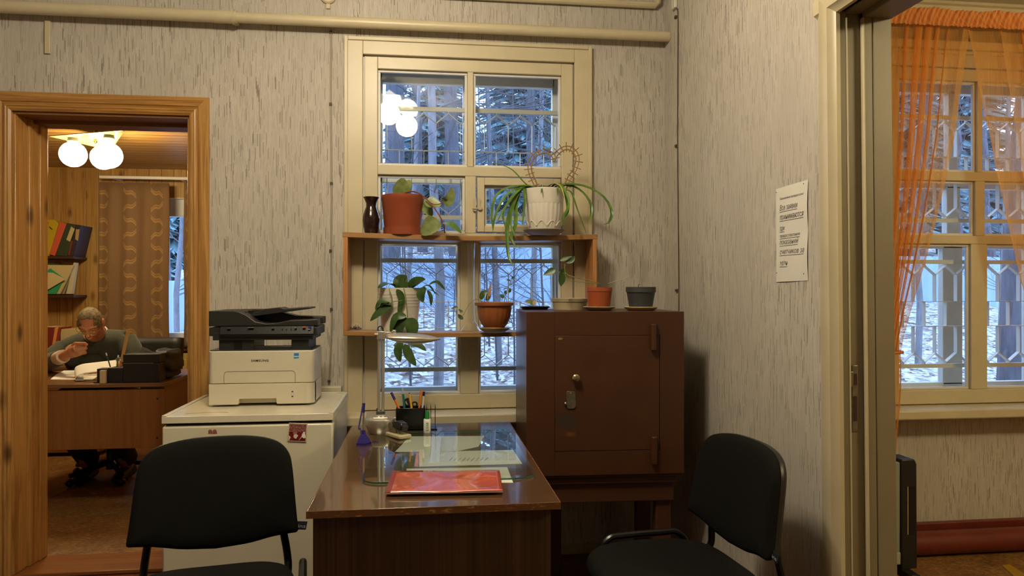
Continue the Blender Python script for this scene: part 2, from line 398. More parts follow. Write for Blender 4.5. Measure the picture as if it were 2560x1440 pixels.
d2 = sroot('door_2', (XR, PY1, 0))
LEAN = .016
def ln(y, z): return y + LEAN * (z - 1.0)
b = MB(); pr2 = [(0, 0), (0, .012), (.012, .020), (.018, .030), (.055, .032), (.068, .024), (.085, .018), (.088, 0)]
b.prism(pr2, lambda u, v, q: (XR - v, ln(PY1 - .006 + u, q), q if q < .5 else PZ1 - .006 + u), 0, PZ1); b.build('side_casing', m_cream, d2)
b = MB(); b.prism(pr2, lambda u, v, q: (XR - v, PY0 - .006 - u, q if q < .5 else PZ1 - .006 + u), 0, PZ1); b.build('side_casing', m_cream, d2)
b = MB(); b.prism(pr2, lambda u, v, q: (XR - v, q, PZ1 - .006 + u), PY0 - .09, ln(PY1 + .08, PZ1)); b.build('head_casing', m_cream, d2)
b = MB()
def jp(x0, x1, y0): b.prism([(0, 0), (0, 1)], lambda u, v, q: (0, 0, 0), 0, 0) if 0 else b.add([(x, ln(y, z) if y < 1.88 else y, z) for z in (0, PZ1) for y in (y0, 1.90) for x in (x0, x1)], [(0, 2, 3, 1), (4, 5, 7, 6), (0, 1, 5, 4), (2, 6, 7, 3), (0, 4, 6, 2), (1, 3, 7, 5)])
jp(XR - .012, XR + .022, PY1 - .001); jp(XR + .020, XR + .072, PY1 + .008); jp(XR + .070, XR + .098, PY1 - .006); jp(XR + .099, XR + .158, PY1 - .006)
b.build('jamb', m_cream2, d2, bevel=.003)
for xa_, ya_ in ((XR + .0205, PY1 - .003), (XR + .0685, PY1 - .008)):  # thin cream strips put lamplight on the jamb's step edges into the colour
    b = MB(); b.add([(x, ln(y, z), z) for z in (0, PZ1 - .018) for y in (ya_, ya_ + .014) for x in (xa_, xa_ + .005)], [(0, 2, 3, 1), (4, 5, 7, 6), (0, 1, 5, 4), (2, 6, 7, 3), (0, 4, 6, 2), (1, 3, 7, 5)]); b.build('lit_edge_strip', m_cream, d2, bevel=.0015)
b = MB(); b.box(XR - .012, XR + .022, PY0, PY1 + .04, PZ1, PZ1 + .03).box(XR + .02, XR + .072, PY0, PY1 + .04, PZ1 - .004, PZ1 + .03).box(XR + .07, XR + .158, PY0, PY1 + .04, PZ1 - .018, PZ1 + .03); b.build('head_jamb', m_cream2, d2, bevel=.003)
m_lock = mat('worn_steel_strike', '#8a8270', .35, metal=.8, var=.2, vs=60)
zt, zb = .870, 1.058
b = MB(); yy = lambda z: ln(PY1 + .008, z)
b.box(XR + .032, XR + .050, yy(.96) - .004, yy(.96) + .006, zt, zb); b.box(XR + .019, XR + .036, yy(.96) - .005, yy(.96) + .002, zb - .062, zb - .018)
lk = b.build('strike_plate', m_lock, d2, bevel=.0015)
b = MB(); b.box(XR + .0355, XR + .0465, yy(.96) - .0048, yy(.96) - .0035, zb - .056, zb - .024).box(XR + .0355, XR + .0465, yy(.96) - .0048, yy(.96) - .0035, zt + .03, zt + .10); b.build('latch_hole', mat('dark_latch_recess', '#3a2a1c', .8), lk)
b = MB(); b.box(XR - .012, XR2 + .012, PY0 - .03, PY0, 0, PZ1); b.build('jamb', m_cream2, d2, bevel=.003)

# ---------------------------------------------------------------- double windows with a wire grille between the sashes
m_grille = mat('grey_painted_grille', '#bcb8ac', .5)
m_grille2 = mat('white_painted_grille', '#d9d6cc', .5)
def make_window(name, x0, yw, fort, gmat):
    R = sroot(name, (x0, yw, 0)); W_ = WW; X = lambda u: x0 + u
    # casing boards around the opening
    c = .085; yo = yw - .022
    b = MB()
    for (p0, p1, q0, q1) in ((-c, 0, WZ0 - .03, WZ1 + .08), (W_, W_ + c, WZ0 - .03, WZ1 + .08), (0, W_, WZ1, WZ1 + .08)):
        b.box(X(p0), X(p1), yo, yw, q0, q1)
    for (p0, p1, q0, q1) in ((-c, -c + .018, WZ0 - .03, WZ1 + .08), (W_ + c - .018, W_ + c, WZ0 - .03, WZ1 + .08), (-c + .018, W_ + c - .018, WZ1 + .062, WZ1 + .08)):
        b.box(X(p0), X(p1), yo - .007, yo, q0, q1)
    b.build('casing', m_cream, R, bevel=.003)
    # inner and outer sash: same layout
    zs = (WZ0, .778, 1.495, 1.536, 1.806, 1.85, 2.298, WZ1 - .006)
    for lay, (ya, yb, mm, ins) in enumerate(((yw - .012, yw + .034, m_cream, 0), (yw + .165, yw + .205, m_winframe, .012))):
        b = MB(); i_ = ins
        b.box(X(.006), X(.067 + i_), ya, yb, zs[0], zs[7]).box(X(.935 - i_), X(W_ - .006), ya, yb, zs[0], zs[7])
        for (z0, z1) in ((zs[0], zs[1] + i_), (zs[2] - i_, zs[3] + i_), (zs[4] - i_, zs[5] + i_), (zs[6] - i_, zs[7])): b.box(X(.067), X(.935), ya, yb, z0, z1)
        b.box(X(.450 - i_), X(.537 + i_), ya, yb, zs[1], zs[2]); b.box(X(.484 - i_), X(.512 + i_), ya, yb, zs[5], zs[6]); b.box(X(.473 - i_), X(.524 + i_), ya, yb, zs[3], zs[4])
        b.build('inner_sash' if lay == 0 else 'outer_sash', mm, R, bevel=.003)
        gy = (ya + yb) / 2 + .008
        cells = [(.067, .450, zs[1], zs[2]), (.537, .935, zs[1], zs[2]), (.067, .484, zs[5], zs[6]), (.512, .935, zs[5], zs[6]), (.067, .473, zs[3], zs[4])]
        cells.append((.564, .895, 1.571, 1.764) if (fort and lay == 0) else (.524, .935, zs[3], zs[4]))
        for ci, (u0, u1, z0, z1) in enumerate(cells):
            tl = .055 if (fort and lay == 0 and ci == 2) else .003 * ((ci % 3) - 1)      # old panes sit slightly tilted in their putty
            b = MB(); ty = tl * (z1 - z0) / 2
            b.add([(x, gy + y + (ty if z == z1 else -ty), z) for z in (z0, z1) for y in (0, .003) for x in (X(u0) - .004, X(u1) + .004)], [(0, 2, 3, 1), (4, 5, 7, 6), (0, 1, 5, 4), (2, 6, 7, 3), (0, 4, 6, 2), (1, 3, 7, 5)]); b.build('pane', m_clear, R, flat=True)
        if lay == 0:
            b = MB()           # putty beads around the panes
            for (u0, u1, z0, z1) in cells:
                for q in ((u0, u1, z0, z0 + .012), (u0, u1, z1 - .012, z1), (u0, u0 + .012, z0 + .012, z1 - .012), (u1 - .012, u1, z0 + .012, z1 - .012)):
                    b.box(X(q[0]), X(q[1]), gy - .014, gy, q[2], q[3])
            b.build('glazing_bead', m_winframe, R, bevel=.002)
            if fort:
                b = MB(); y2 = ya - .008
                b.box(X(.530), X(.564), y2, yb, 1.542, 1.800).box(X(.895), X(.929), y2, yb, 1.542, 1.800).box(X(.564), X(.895), y2, yb, 1.542, 1.571).box(X(.564), X(.895), y2, yb, 1.764, 1.800)
                vs_ = b.build('vent_sash', m_cream, R, bevel=.003)
                b = MB(); b.box(X(.512), X(.524), y2 - .006, y2 + .01, 1.64, 1.70).box(X(.532), X(.544), y2 - .006, y2, 1.645, 1.70).tube([(X(.506), y2 - .008, 1.652), (X(.553), y2 - .008, 1.652)], .004, 8).box(X(.535), X(.549), y2 - .014, y2 - .004, 1.645, 1.66)
                b.build('latch', mat('painted_latch', '#b9ad8c', .4), vs_)
    # recess between the sashes
    b = MB(); b.box(X(-.001), X(.006), yw, yw + .21, WZ0, WZ1).box(X(W_ - .006), X(W_ + .001), yw, yw + .21, WZ0, WZ1).box(X(0), X(W_), yw, yw + .21, WZ1 - .006, WZ1 + .001).box(X(0), X(W_), yw + .034, yw + .165, WZ0 - .001, WZ0 + .03)
    b.build('reveal', m_winframe, R)
    # grille of flat strip
    gy = yw + .10; dp, tk = .012, .0013
    b = MB()
    def bar(z): b.box(X(.010), X(W_ - .010), gy - .012, gy + .004, z - .010, z + .010)
    def strip(u0, z0, u1, z1):
        d = V((u1 - u0, 0, z1 - z0)); L_ = d.length; d.normalize(); nrm = V((-d.z, 0, d.x))
        b.obox((X((u0 + u1) / 2), gy, (z0 + z1) / 2), d * (L_ / 2 + .001), V((0, dp, 0)), nrm * tk)
    pit = .1175
    for (zt_, zb_, full) in ((2.132, 1.63, 1), (1.40, .895, 1)):
        H_ = zt_ - zb_; a1, a2 = .055, .055 + .135; gap = H_ - 2 * a2
        k = -1
        while k * pit < W_:
            pk = .045 + k * pit; va = pk + pit / 2
            def ok(u): return .012 <= u <= W_ - .012
            for s_ in (1, -1):
                zf = (lambda q: zt_ - q) if s_ == 1 else (lambda q: zb_ + q)
                if ok(pk): strip(pk, zf(0), pk, zf(.008))
                if ok(pk) and ok(va): strip(pk, zf(.008), va, zf(a1))
                if ok(va) and ok(pk + pit): strip(va, zf(a1), pk + pit, zf(.008))
                if ok(va): strip(va, zf(a1), va, zf(a2))
                if ok(pk) and ok(va): strip(pk, zf(a2), va, zf(a2))
                if ok(va) and ok(pk + pit): strip(va, zf(a2), pk + pit, zf(a2))
            if ok(pk): strip(pk, zt_ - a2, pk, zb_ + a2)
            k += 1
    for z in (2.142, 1.62, 1.41, .885): bar(z)
    b.build('grille', gmat, R, flat=True)
    # sill board
    b = MB(); b.box(X(-.115), X(W_ + .115), yw - .15, yw + .002, .660, .706); b.build('sill', m_cream, R, bevel=.008)
    return R
make_window('window_1', WX0, YW, True, m_grille)
make_window('window_2', SX0, YS, False, m_grille2)
# plastic window of the office
R = sroot('window_3', (OWX1, YB, 0)); b = MB(); y0, y1 = YB + .06, YB + .13; m_pvc = mat('white_window_plastic', '#e6e4de', .3)
b.box(OWX0, OWX0 + .08, y0, y1, OWZ0, OWZ1).box(OWX1 - .085, OWX1, y0, y1, OWZ0, OWZ1).box(OWX0, OWX1, y0, y1, OWZ0, OWZ0 + .08).box(OWX0, OWX1, y0, y1, OWZ1 - .16, OWZ1); b.build('frame', m_pvc, R, bevel=.006)
b = MB(); b.box(OWX0 + .06, OWX1 - .06, YB + .09, YB + .094, OWZ0 + .06, OWZ1 - .12); b.build('pane', m_clear, R, flat=True)
b = MB(); b.box(OWX0, OWX0 + .006, YB, YB + .25, OWZ0, OWZ1).box(OWX1 - .006, OWX1, YB, YB + .25, OWZ0, OWZ1).box(OWX0, OWX1, YB, YB + .25, OWZ1 - .006, OWZ1); b.build('reveal', m_pvc, R)
b = MB(); b.box(OWX0 - .06, OWX1 + .12, YB - .16, YB + .06, OWZ0 - .035, OWZ0); b.build('sill', m_pvc, R, bevel=.006)
# ================================================================ outside: leaf-covered slope, metal fence, wood
def g_z(x, y): return -.45 + max(0, y - 4.2) * .168 + .05 * math.sin(x * .9 + y * .5) + .03 * math.sin(x * 2.3 - y * 1.7) - .21 * max(0, -x - 2)
def ground():
    k = NT('snow_dusted_leaf_litter'); k.set(.8, spec=.2)
    v1 = k.n('ShaderNodeTexVoronoi', {'Vector': k.scale(11, 10, 11), 'Scale': 1.0, 'Randomness': 1.0}); v2 = k.n('ShaderNodeTexVoronoi', {'Vector': k.scale(22, 18, 22), 'Scale': 1.0})
    nz = k.noise(k.scale(3, 3, 3), 1, 5, .7)
    c1 = k.ramp(k.xyz(v1.outputs['Color'])[0], [(0, '#4a352c'), (.3, '#7d6a60'), (.5, '#9c9a98'), (1, '#cfd0cf')])
    c2 = k.ramp(k.xyz(v2.outputs['Color'])[1], [(0, '#3a2a22'), (.25, '#715c50'), (.5, '#a5a4a2'), (1, '#dcdddc')])
    k.col(k.mix(k.step(nz, .4, .6), c1, c2)); k.bump(v2.outputs['Distance'], .8, .03)
    return k.mat
b = MB(); b.sheet(lambda u, v: (lambda x, y: (x, y, g_z(x, y)))(-22 + 50 * u, 3.75 + 40 * v), 60, 60)
o = b.build('ground', ground(), flat=False, org=(0, 3.75, 0)); struct(o)
FY = 12.6
m_fence = mat('pale_blue_fence_sheet', '#8fa5bd', .6, var=.04, vs=2)
o = thing('metal_fence', 'pale blue sheet metal fence along the wooded slope outside the window', 'fence', (0, FY, .9))
for (x0, x1, z0, z1) in ((-7.0, -3.02, .3, 1.41), (-3.0, -.37, .55, 1.77), (-.35, .8, .85, 1.85), (.82, 4.0, .9, 2.10), (4.02, 7.6, .9, 1.95), (7.62, 11.2, .9, 1.9)):
    b = MB(); poly = []
    n = int((x1 - x0) / .1)
    for j in range(n + 1): poly.append((x0 + (x1 - x0) * j / n, .012 if j % 2 else -.012))
    poly2 = poly + [(u, v + .004) for u, v in reversed(poly)]
    b.prism(poly2, lambda u, v, q: (u, FY + v, q), z0, z1); b.build('panel', m_fence, o, flat=True)
for x in (-7.0, -3.01, -.36, .81, 4.01, 7.61, 11.2):
    b = MB(); b.box(x - .03, x + .03, FY + .02, FY + .08, g_z(x, FY) - .2, 1.38); b.build('post', m_fence, o)
def bark(name, c1, c2):
    k = NT(name); k.set(.9); k.col(k.mix(k.step(k.noise(k.scale(18, 18, 3), 1, 4, .7), .35, .65), lin(c1), lin(c2))); return k.mat
m_bark = bark('grey_bark', '#56565e', '#3c3c44'); m_bark2 = bark('pale_bark', '#77767a', '#58575c'); m_twig = mat('bare_twig', '#4c4a4e', .9); m_needle = mat('spruce_needles', '#5f7d82', .8, var=.3, vs=5)
def branch(b, p, d, L, r, depth, rng):
    pts = [p]; q = p.copy(); dd = d.copy()
    for i in range(5):
        dd = (dd + V((rng.uniform(-.28, .28), rng.uniform(-.28, .28), rng.uniform(-.18, .22)))).normalized(); q = q + dd * (L / 5); pts.append(q.copy())
    b.tube(pts, [r * (1 - .16 * i) for i in range(6)], 4 if depth else 5, cap=False)
    if depth > 0:
        for k in range(3 if depth > 1 else 4):
            i = rng.randint(1, 5); nd = (dd + V((rng.uniform(-.9, .9), rng.uniform(-.9, .9), rng.uniform(-.3, .7)))).normalized()
            branch(b, pts[i], nd, L * .62, r * .55, depth - 1, rng)
def bare_tree(name, label, H_, r, nb, seed, bm, lo=.25, group=None, L0=.22, depth=2, lean=.05):
    rng = random.Random(seed); t = thing(name, label, 'tree', (0, 0, 0), group=group)
    pts = [V((lean * H_ * (i / 8) + rng.uniform(-.5, .5) * r, rng.uniform(-.5, .5) * r, H_ * i / 8)) for i in range(9)]
    b = MB(); b.tube(pts, [r * (1.15 - .1 * i) for i in range(9)], 9, cap=False); b.build('trunk', bm, t, local=True)
    b = MB()
    for k in range(nb):
        z = rng.uniform(lo, .97) * H_; i = z / H_ * 8; p = pts[int(i)].lerp(pts[min(8, int(i) + 1)], i - int(i)); a = rng.uniform(0, 6.283)
        branch(b, p, V((math.cos(a), math.sin(a), rng.uniform(-.1, .7))).normalized(), H_ * L0 * rng.uniform(.5, 1.1), r * .22 + .003, depth, rng)
    b.build('crown', m_twig, t, local=True); return t
def spruce(name, label, H_, seed, group=None):
    rng = random.Random(seed); t = thing(name, label, 'tree', (0, 0, 0), group=group)
    b = MB(); b.tube([(0, 0, 0), (0, 0, H_)], [H_ * .016, .02], 8); b.build('trunk', m_bark, t, local=True)
    b = MB(); n = int(H_ * 7)
    for k in range(n):
        z = H_ * (.1 + .88 * k / n); L = (H_ - z) * .26 + .2
        for q in range(6):
            a = rng.uniform(0, 6.283); d = V((math.cos(a), math.sin(a), 0)); pts = [V((0, 0, z)), d * L * .5 + V((0, 0, z - .06 * L)), d * L + V((0, 0, z - .32 * L))]
            b.leaf(pts, L * .24, (0, 0, 1), fold=-.4, nseg=4, rnd=.6)
            for s in range(4):
                f = rng.uniform(.25, .95); e = d * L * f + V((0, 0, z - .3 * L * f * f)); sd = V((-d.y, d.x, 0)) * rng.choice((-1, 1)); b.leaf([e, e + (d * .5 + sd * .6) * L * .28 + V((0, 0, -.1 * L))], L * .09, (0, 0, 1), fold=-.3, nseg=2)
    b.build('foliage', m_needle, t, local=True, flat=True); return t
TG = 'bare trees beyond the window'
big = bare_tree('tall_tree', 'thick dark forest trunk seen through the upper window panes', 11, .155, 8, 1, m_bark, .3, group='thick trunks outside')
mid = bare_tree('birch', 'slim pale leafless tree standing on the slope outside the window', 8, .042, 15, 2, m_bark2, .14, group='slim pale trees outside', L0=.2)
sap = bare_tree('sapling', 'thin bare sapling with tangled twigs outside the window', 4.6, .013, 16, 3, m_twig, .1, group='saplings outside', L0=.28)
spr = spruce('spruce', 'dark drooping spruce deep in the wood outside', 12, 5, group='spruces outside')
first = {}
def plant(proto, x, y, s=1.0, rz=0):
    loc = (x, y, g_z(x, y) - .06)
    if proto.name not in first: first[proto.name] = 1; o = proto; o.location = loc; o.rotation_euler = (0, 0, rz); ORG[o.name] = V(loc); o.scale = (s, s, s)
    else: o = dup(proto, loc, rz, scale=(s, s, s))
    return o
rng = random.Random(21)
for (px, y, s) in ((972, 14.5, 1.3), (1052, 21, .9), (1143, 14.5, 1.0), (1345, 17, .8), (1240, 26, 1.0), (2530, 6.2, .85), (2290, 15, 1.0), (2350, 21, 1.0), (2470, 17, 1.0), (2400, 13, .6)):
    plant(big, PY(px, 700, y).x, y, s, rng.uniform(0, 6))
for (px, y, s) in ((1015, 10.4, .9), (1103, 8.2, 1.25), (1250, 9.0, .9), (1330, 11.5, 1.1), (1385, 9.6, 1.0), (2300, 8.5, .9), (2380, 10, 1.0), (2500, 9, .9), (438, 11, .9), (425, 13.5, 1.1)):
    plant(mid, PY(px, 700, y).x, y, s, rng.uniform(0, 6))
for k in range(15):
    y = rng.uniform(7.2, 12); plant(sap, PY(rng.choice((rng.uniform(1000, 1400), rng.uniform(1000, 1400), rng.uniform(2230, 2560))), 700, y).x, y, rng.uniform(.6, 1.1), rng.uniform(0, 6))
plant(sap, PY(440, 700, 12).x, 12, .9, 1)
for (px, y, s) in ((1078, 25, .85), (1300, 22, .8), (1385, 27, .8), (2260, 20, .8), (2420, 24, .9), (435, 22, .6)):
    plant(spr, PY(px, 700, y).x, y, s, rng.uniform(0, 6))
# ================================================================ main room: pipes and wall fittings
pz = 2.488
t = thing('heating_pipe', 'long cream painted heating pipe running under the ceiling above the window', 'pipe', (-.6, YW - .062, pz))
py = YW - .062
b = MB(); b.tube([(-2.69, py, pz), (-.86, py, pz)], .0275, 18); b.build('wide_section', m_cream, t)
b = MB(); b.tube([(-.87, py, pz), (XR - .001, py, pz)], .0245, 18); b.build('narrow_section', m_cream, t)
b = MB(); b.tube([(-.93, py, pz), (-.83, py, pz)], [.029, .029], 18).tube([(-.85, py, pz), (-.842, py, pz)], .034, 18); b.build('coupling', m_cream, t)
b = MB(); b.box(-.853, -.838, py + .018, YW, pz - .018, pz + .018); b.build('bracket', m_cream, t)
q = PY(121, 66, YW); b = MB(); b.box(q.x - .011, q.x + .011, YW - .012, YW, 2.31, 2.455)
tag(b.build('cable_channel', m_cream, bevel=.002), 'short vertical cream cable channel below the pipe at the wall top', 'cable channel')
b = MB(); x0 = PY(1190, 0, YW - .03).x; x1 = PY(1640, 5, YW - .03).x; b.tube([(x0 - .6, YW - .022, 2.652), (x1, YW - .022, 2.652), (x1 + .012, YW - .022, 2.664), (x1 + .012, YW - .022, 2.859)], .016, 10)
tag(b.build('ceiling_conduit', m_cream), 'horizontal cream conduit under the ceiling above the pipe', 'conduit')
q = PY(821, -8, YW); t = thing('junction_box', 'round cream junction box high on the wall above the pipe', 'junction box', (q.x, YW, q.z))
b = MB(); b.lathe([(0, 0), (.036, 0), (.036, .014), (.030, .020), (0, .021)], (0, 0, 0), 24); b.v = [(q.x + x, YW - z, q.z + y) for x, y, z in b.v]; b.build('cover', m_cream, t)
b = MB(); b.box(q.x - .075, q.x + .075, YW - .010, YW, q.z - .012, q.z + .004).box(q.x - .009, q.x + .009, YW - .010, YW, q.z - .058, q.z - .02); b.build('conduit_stub', m_cream, t, bevel=.002)
# corner cap
q = PX(1690, 8, XR); b = MB(); b.box(XR - .016, XR, q.y - .022, q.y + .022, q.z - .028, 2.858)
tag(b.build('corner_conduit', mat('white_plastic_cap', '#d8d2c2', .4), bevel=.004), 'white plastic conduit end at the ceiling in the room corner', 'conduit')
# old wall cables with clips
m_cable = mat('old_cable', '#9a8f7e', .6); m_clip = mat('dark_cable_clip', '#4a4038', .6)
t = thing('wall_cable', 'thin painted cable clipped to the wall beside the window', 'cable', (PY(828, 500, YW).x, YW, 1.2))
b = MB(); b.tube(smooth([PY(828, 72, YW - .004), PY(827, 260, YW - .004), PY(829, 460, YW - .004), PY(828, 640, YW - .004), PY(830, 790, YW - .004), PY(823, 960, YW - .004)], 24), .0042, 6); b.build('wire', m_cable, t)
for (px, y) in ((828, 82), (827, 261), (829, 459), (827, 627), (829, 773), (823, 953)):
    q = PY(px, y, YW); b = MB(); b.box(q.x - .006, q.x + .006, YW - .011, YW, q.z - .006, q.z + .006); b.build('clip', m_clip, t)
t = thing('corner_cable', 'thin dark cable running down the right wall next to the corner', 'cable', (XR, 3.17, 1.2))
b = MB(); b.tube(smooth([PX(1692, 24, XR - .003), PX(1695, 50, XR - .003), PX(1694, 300, XR - .003), PX(1695, 500, XR - .003), PX(1697, 700, XR - .003), PX(1697, 1000, XR - .003)], 24), .0028, 6); b.build('wire', mat('brown_cable', '#5d4a38', .6), t)
for (px, y) in ((1692, 43), (1693, 365), (1694, 726)):
    q = PX(px, y, XR); b = MB(); b.box(XR - .010, XR, q.y - .008, q.y + .008, q.z - .006, q.z + .006); b.build('clip', m_clip, t)
# power strip on the wall
q0, q1 = PY(800, 966, YW - .03), PY(854, 982, YW - .03); x0, x1 = q0.x - .10, q1.x; z0, z1 = q1.z - .006, q0.z
t = thing('power_strip', 'white power strip fixed to the wall behind the printer', 'power strip', (x1, YW, z0))
b = MB(); b.box(x0, x1, YW - .045, YW, z0, z1); b.build('body', mat('ivory_plastic', '#cfc7ae', .4), t, bevel=.005)
for k in range(5):
    b = MB(); xx = x1 - .012 - k * .018; b.box(xx - .006, xx + .006, YW - .0465, YW - .0445, z0 + .004, z0 + .010); b.build('socket_slot', m_black, t)

# ---------------------------------------------------------------- notice on the right wall
m_notice = mat('notice_paper', '#dcd8cc', .85, spec=.2)
ya, yb_, za, zb = PX(1942, 473, XR).y, PX(2021, 454, XR).y, 1.607, 1.297
wn = ya - yb_
t = thing('paper_notice', 'white paper notice with underlined text pinned to the right wall', 'notice', (XR, ya, zb))
def note_x(u, v): return XR - .0022 - .0035 * abs(math.sin(3.1 * v * 2)) * u - .0015 * math.sin(5 * u)
b = MB(); b.sheet(lambda u, v: (note_x(u, v), ya - wn * u, za + (zb - za) * v + .003 * u), 24, 40); b.build('sheet', m_notice, t)
def onto_note(o):
    for q_ in o.data.vertices: q_.co.x = note_x((ya - (q_.co.y + ya)) / wn, (za - (q_.co.z + zb)) / (za - zb)) - .0006 - XR
    return o
lines = [('Уважаемые арендаторы!', 483, .0105, .148), ('Все заявки', 512, .026, .112), ('принимаются', 535, .026, .148), ('при', 562, .024, .032), ('предоставлении', 579, .015, .125), ('показаний', 597, .024, .115), ('счетчиков за', 621, .024, .150), ('эл/эн', 649, .024, .052)]
for i, (s_, yp, size, wd) in enumerate(lines):
    zz = PX(1955, yp + (12 if i else 14), XR).z - .004; yo = ya - .026
    onto_note(text('text_line', s_.replace('н', '\u029c'), size, mat('faded_print', '#55524c', .8), (XR, yo, zz), (0, -1, 0), (0, 0, 1), t, shear=.25, align='LEFT', lift=.002, width=wd))
    if i:
        b = MB(); b.sheet(lambda u, v: (XR, yo - wd * u, zz - .0055 + .0014 * v), 14, 1); onto_note(b.build('underline', m_ink, t, flat=True))
for (yy_, zz) in ((ya - .012, za - .012), (yb_ + .014, za - .008), (ya - .014, zb + .03), (yb_ + .014, zb + .024)):
    b = MB(); b.ell((XR - .008, yy_, zz), (.0016, .0016, .0016), 8, 6); b.build('pin', m_clip, t)

# ---------------------------------------------------------------- fridge
FX0, FX1, FY0, FY1, FH = -.935, -.334, 2.675, 3.195, .82
m_fridge = mat('ivory_enamel', '#d3ccb4', .28, var=.03, vs=6); m_fridgetop = mat('ivory_worktop', '#d6cfb8', .22, var=.04, vs=14)
t = thing('refrigerator', 'small ivory refrigerator carrying the printer, between doorway and desk', 'refrigerator', ((FX0 + FX1) / 2, 2.93, 0))
b = MB(); b.box(FX0 + .005, FX1 - .005, FY0 + .045, FY1, .03, FH - .03); b.build('cabinet', m_fridge, t, bevel=.006)
b = MB(); b.box(FX0, FX1, FY0 - .004, FY1, FH - .030, FH - .004); b.box(FX0, FX0 + .016, FY0 - .004, FY1, FH - .004, FH).box(FX1 - .016, FX1, FY0 - .004, FY1, FH - .004, FH).box(FX0, FX1, FY1 - .014, FY1, FH - .004, FH); b.build('worktop', m_fridgetop, t, bevel=.003)
b = MB(); b.box(FX0 + .008, FX1 - .008, FY0 + .02, FY0 + .05, FH - .045, FH - .028); b.build('door_gap', m_blackg, t)
b = MB(); b.box(FX0, FX1, FY0, FY0 + .045, .06, FH - .040); dr = b.build('door', m_fridge, t, bevel=.008)
b = MB(); b.tube(smooth([PZ(462, 1035, FH - .0035), PZ(500, 1032, FH - .0035), PZ(545, 1030, FH - .0035), PZ(572, 1031, FH - .0035)], 14), [.0004] + [.0011] * 13 + [.0004], 5, flat=.3); b.build('scratch', mat('dark_scratch', '#6b5a38', .7), t)
m_stk = mat('faded_sticker', '#8a4f46', .6, var=.3, vs=90); 
for px in (526, 537):
    q = PY(px, 1080, FY0); b = MB(); b.prism([(-.007, -.006), (.008, -.006), (.006, .006), (0, .010), (-.007, .006)], lambda u, v, w_: (q.x + u, FY0 - w_, q.z + v), 0, .0008); b.build('sticker', m_stk, dr, flat=True)
for sx in (FX0 + .05, FX1 - .05):
    for sy in (FY0 + .08, FY1 - .05):
        b = MB(); b.lathe([(.018, 0), (.018, .032)], (sx, sy, 0), 12); b.build('foot', m_black, t)
# magnet
q = PY(744, 1081, FY0 - .003); 
def mag():
    k = NT('printed_magnet_picture'); k.set(.3)
    x, y, z = k.xyz()[0:3]
    v = k.n('ShaderNodeTexVoronoi', {'Vector': k.scale(75, 75, 75), 'Scale': 1.0}); pic = k.ramp(k.xyz(v.outputs['Color'])[0], [(0, '#5a1414'), (.45, '#7d2620'), (.6, '#d9c3b4'), (1, '#efe6da')])
    ln_ = k.math('MULTIPLY', k.math('GREATER_THAN', k.math('FRACT', k.math('MULTIPLY', z, 170.0)), .5), k.math('GREATER_THAN', k.noise(k.scale(300, 1, 300), 1, 1), .45))
    top = k.mix(ln_, lin('#6a2420'), lin('#b59186'))
    k.col(k.mix(k.math('GREATER_THAN', z, .036), pic, top)); return k.mat
t = thing('fridge_magnet', 'square red picture magnet stuck on the ivory refrigerator door', 'magnet', (q.x, FY0, q.z - .034), 0)
ca, sa = math.cos(rad(-4)), math.sin(rad(-4)); rot = lambda u, v, w_: (q.x + u * ca - v * sa, FY0 - w_, q.z + u * sa + v * ca)
b = MB(); b.prism([(-.033, -.034), (.033, -.034), (.033, .034), (-.033, .034)], rot, .0002, .004); b.build('backing', mat('clear_acrylic_edge', '#c9bea2', .15), t, bevel=.001)
b = MB(); b.prism([(-.030, -.030), (.030, -.030), (.030, .031), (-.030, .031)], rot, .004, .0046); b.build('picture', mag(), t, flat=True)

# ---------------------------------------------------------------- printer
X0, X1, Yp, Yq, Z0 = -.832, -.432, 2.862, 3.085, FH
m_prn = mat('warm_white_plastic', '#c9c2ac', .42); m_prnd = mat('dark_grey_plastic', '#24231f', .45, bump=.05, bs=600); m_prnk = mat('deep_black_plastic', '#0f0f0f', .35)
t = thing('printer', 'white and black laser multifunction printer standing on the refrigerator', 'printer', ((X0 + X1) / 2, 3.0, Z0))
def rbox(b, x0, x1, y0, y1, z0, z1, r, rf=None, n=5):           # rounded vertical front edges
    rf = rf or r; poly = []
    for (cx, cy, a0, rr) in ((x0 + rf, y0 + rf, 180, rf), (x1 - rf, y0 + rf, 270, rf), (x1 - r, y1 - r, 0, r), (x0 + r, y1 - r, 90, r)):
        for k in range(n + 1): a = rad(a0 + 90 * k / n); poly.append((cx + rr * math.cos(a), cy + rr * math.sin(a)))
    b.prism(poly, lambda u, v, w_: (u, v, w_), z0, z1)
b = MB(); rbox(b, X0, X1, Yp, Yq, Z0 + .086, Z0 + .212, .02, .022); b.build('body', m_prn, t, bevel=.003)
b = MB()
px0, px1 = X0 + .115, X0 + .258; rbox(b, X0, X1, Yp + .025, Yq, Z0 + .006, Z0 + .0845, .02, .004)
b2 = MB(); prf = [(X0 + .028, 0), (px0, 0), (px0, 0)]
b.prism([(X0 + .004, .004), (px0 - .003, .004), (px0, .007), (px0 + .002, .026), (px1 - .002, .026), (px1, .007), (px1 + .003, .004), (X1 - .03, .004), (X1 - .03, .0845), (X0 + .004, .0845)], lambda u, v, w_: (u, w_, Z0 + v), Yp, Yp + .03)
rbox(b, X1 - .058, X1, Yp, Yp + .06, Z0 + .004, Z0 + .0845, .004, .028)
tray = b.build('paper_tray', m_prn, t, bevel=.0015)
b = MB(); q = PY(731, 985, Yp); b.box(q.x - .003, q.x + .003, Yp - .0008, Yp + .002, q.z - .012, q.z + .012); b.build('level_window', m_prnd, tray)
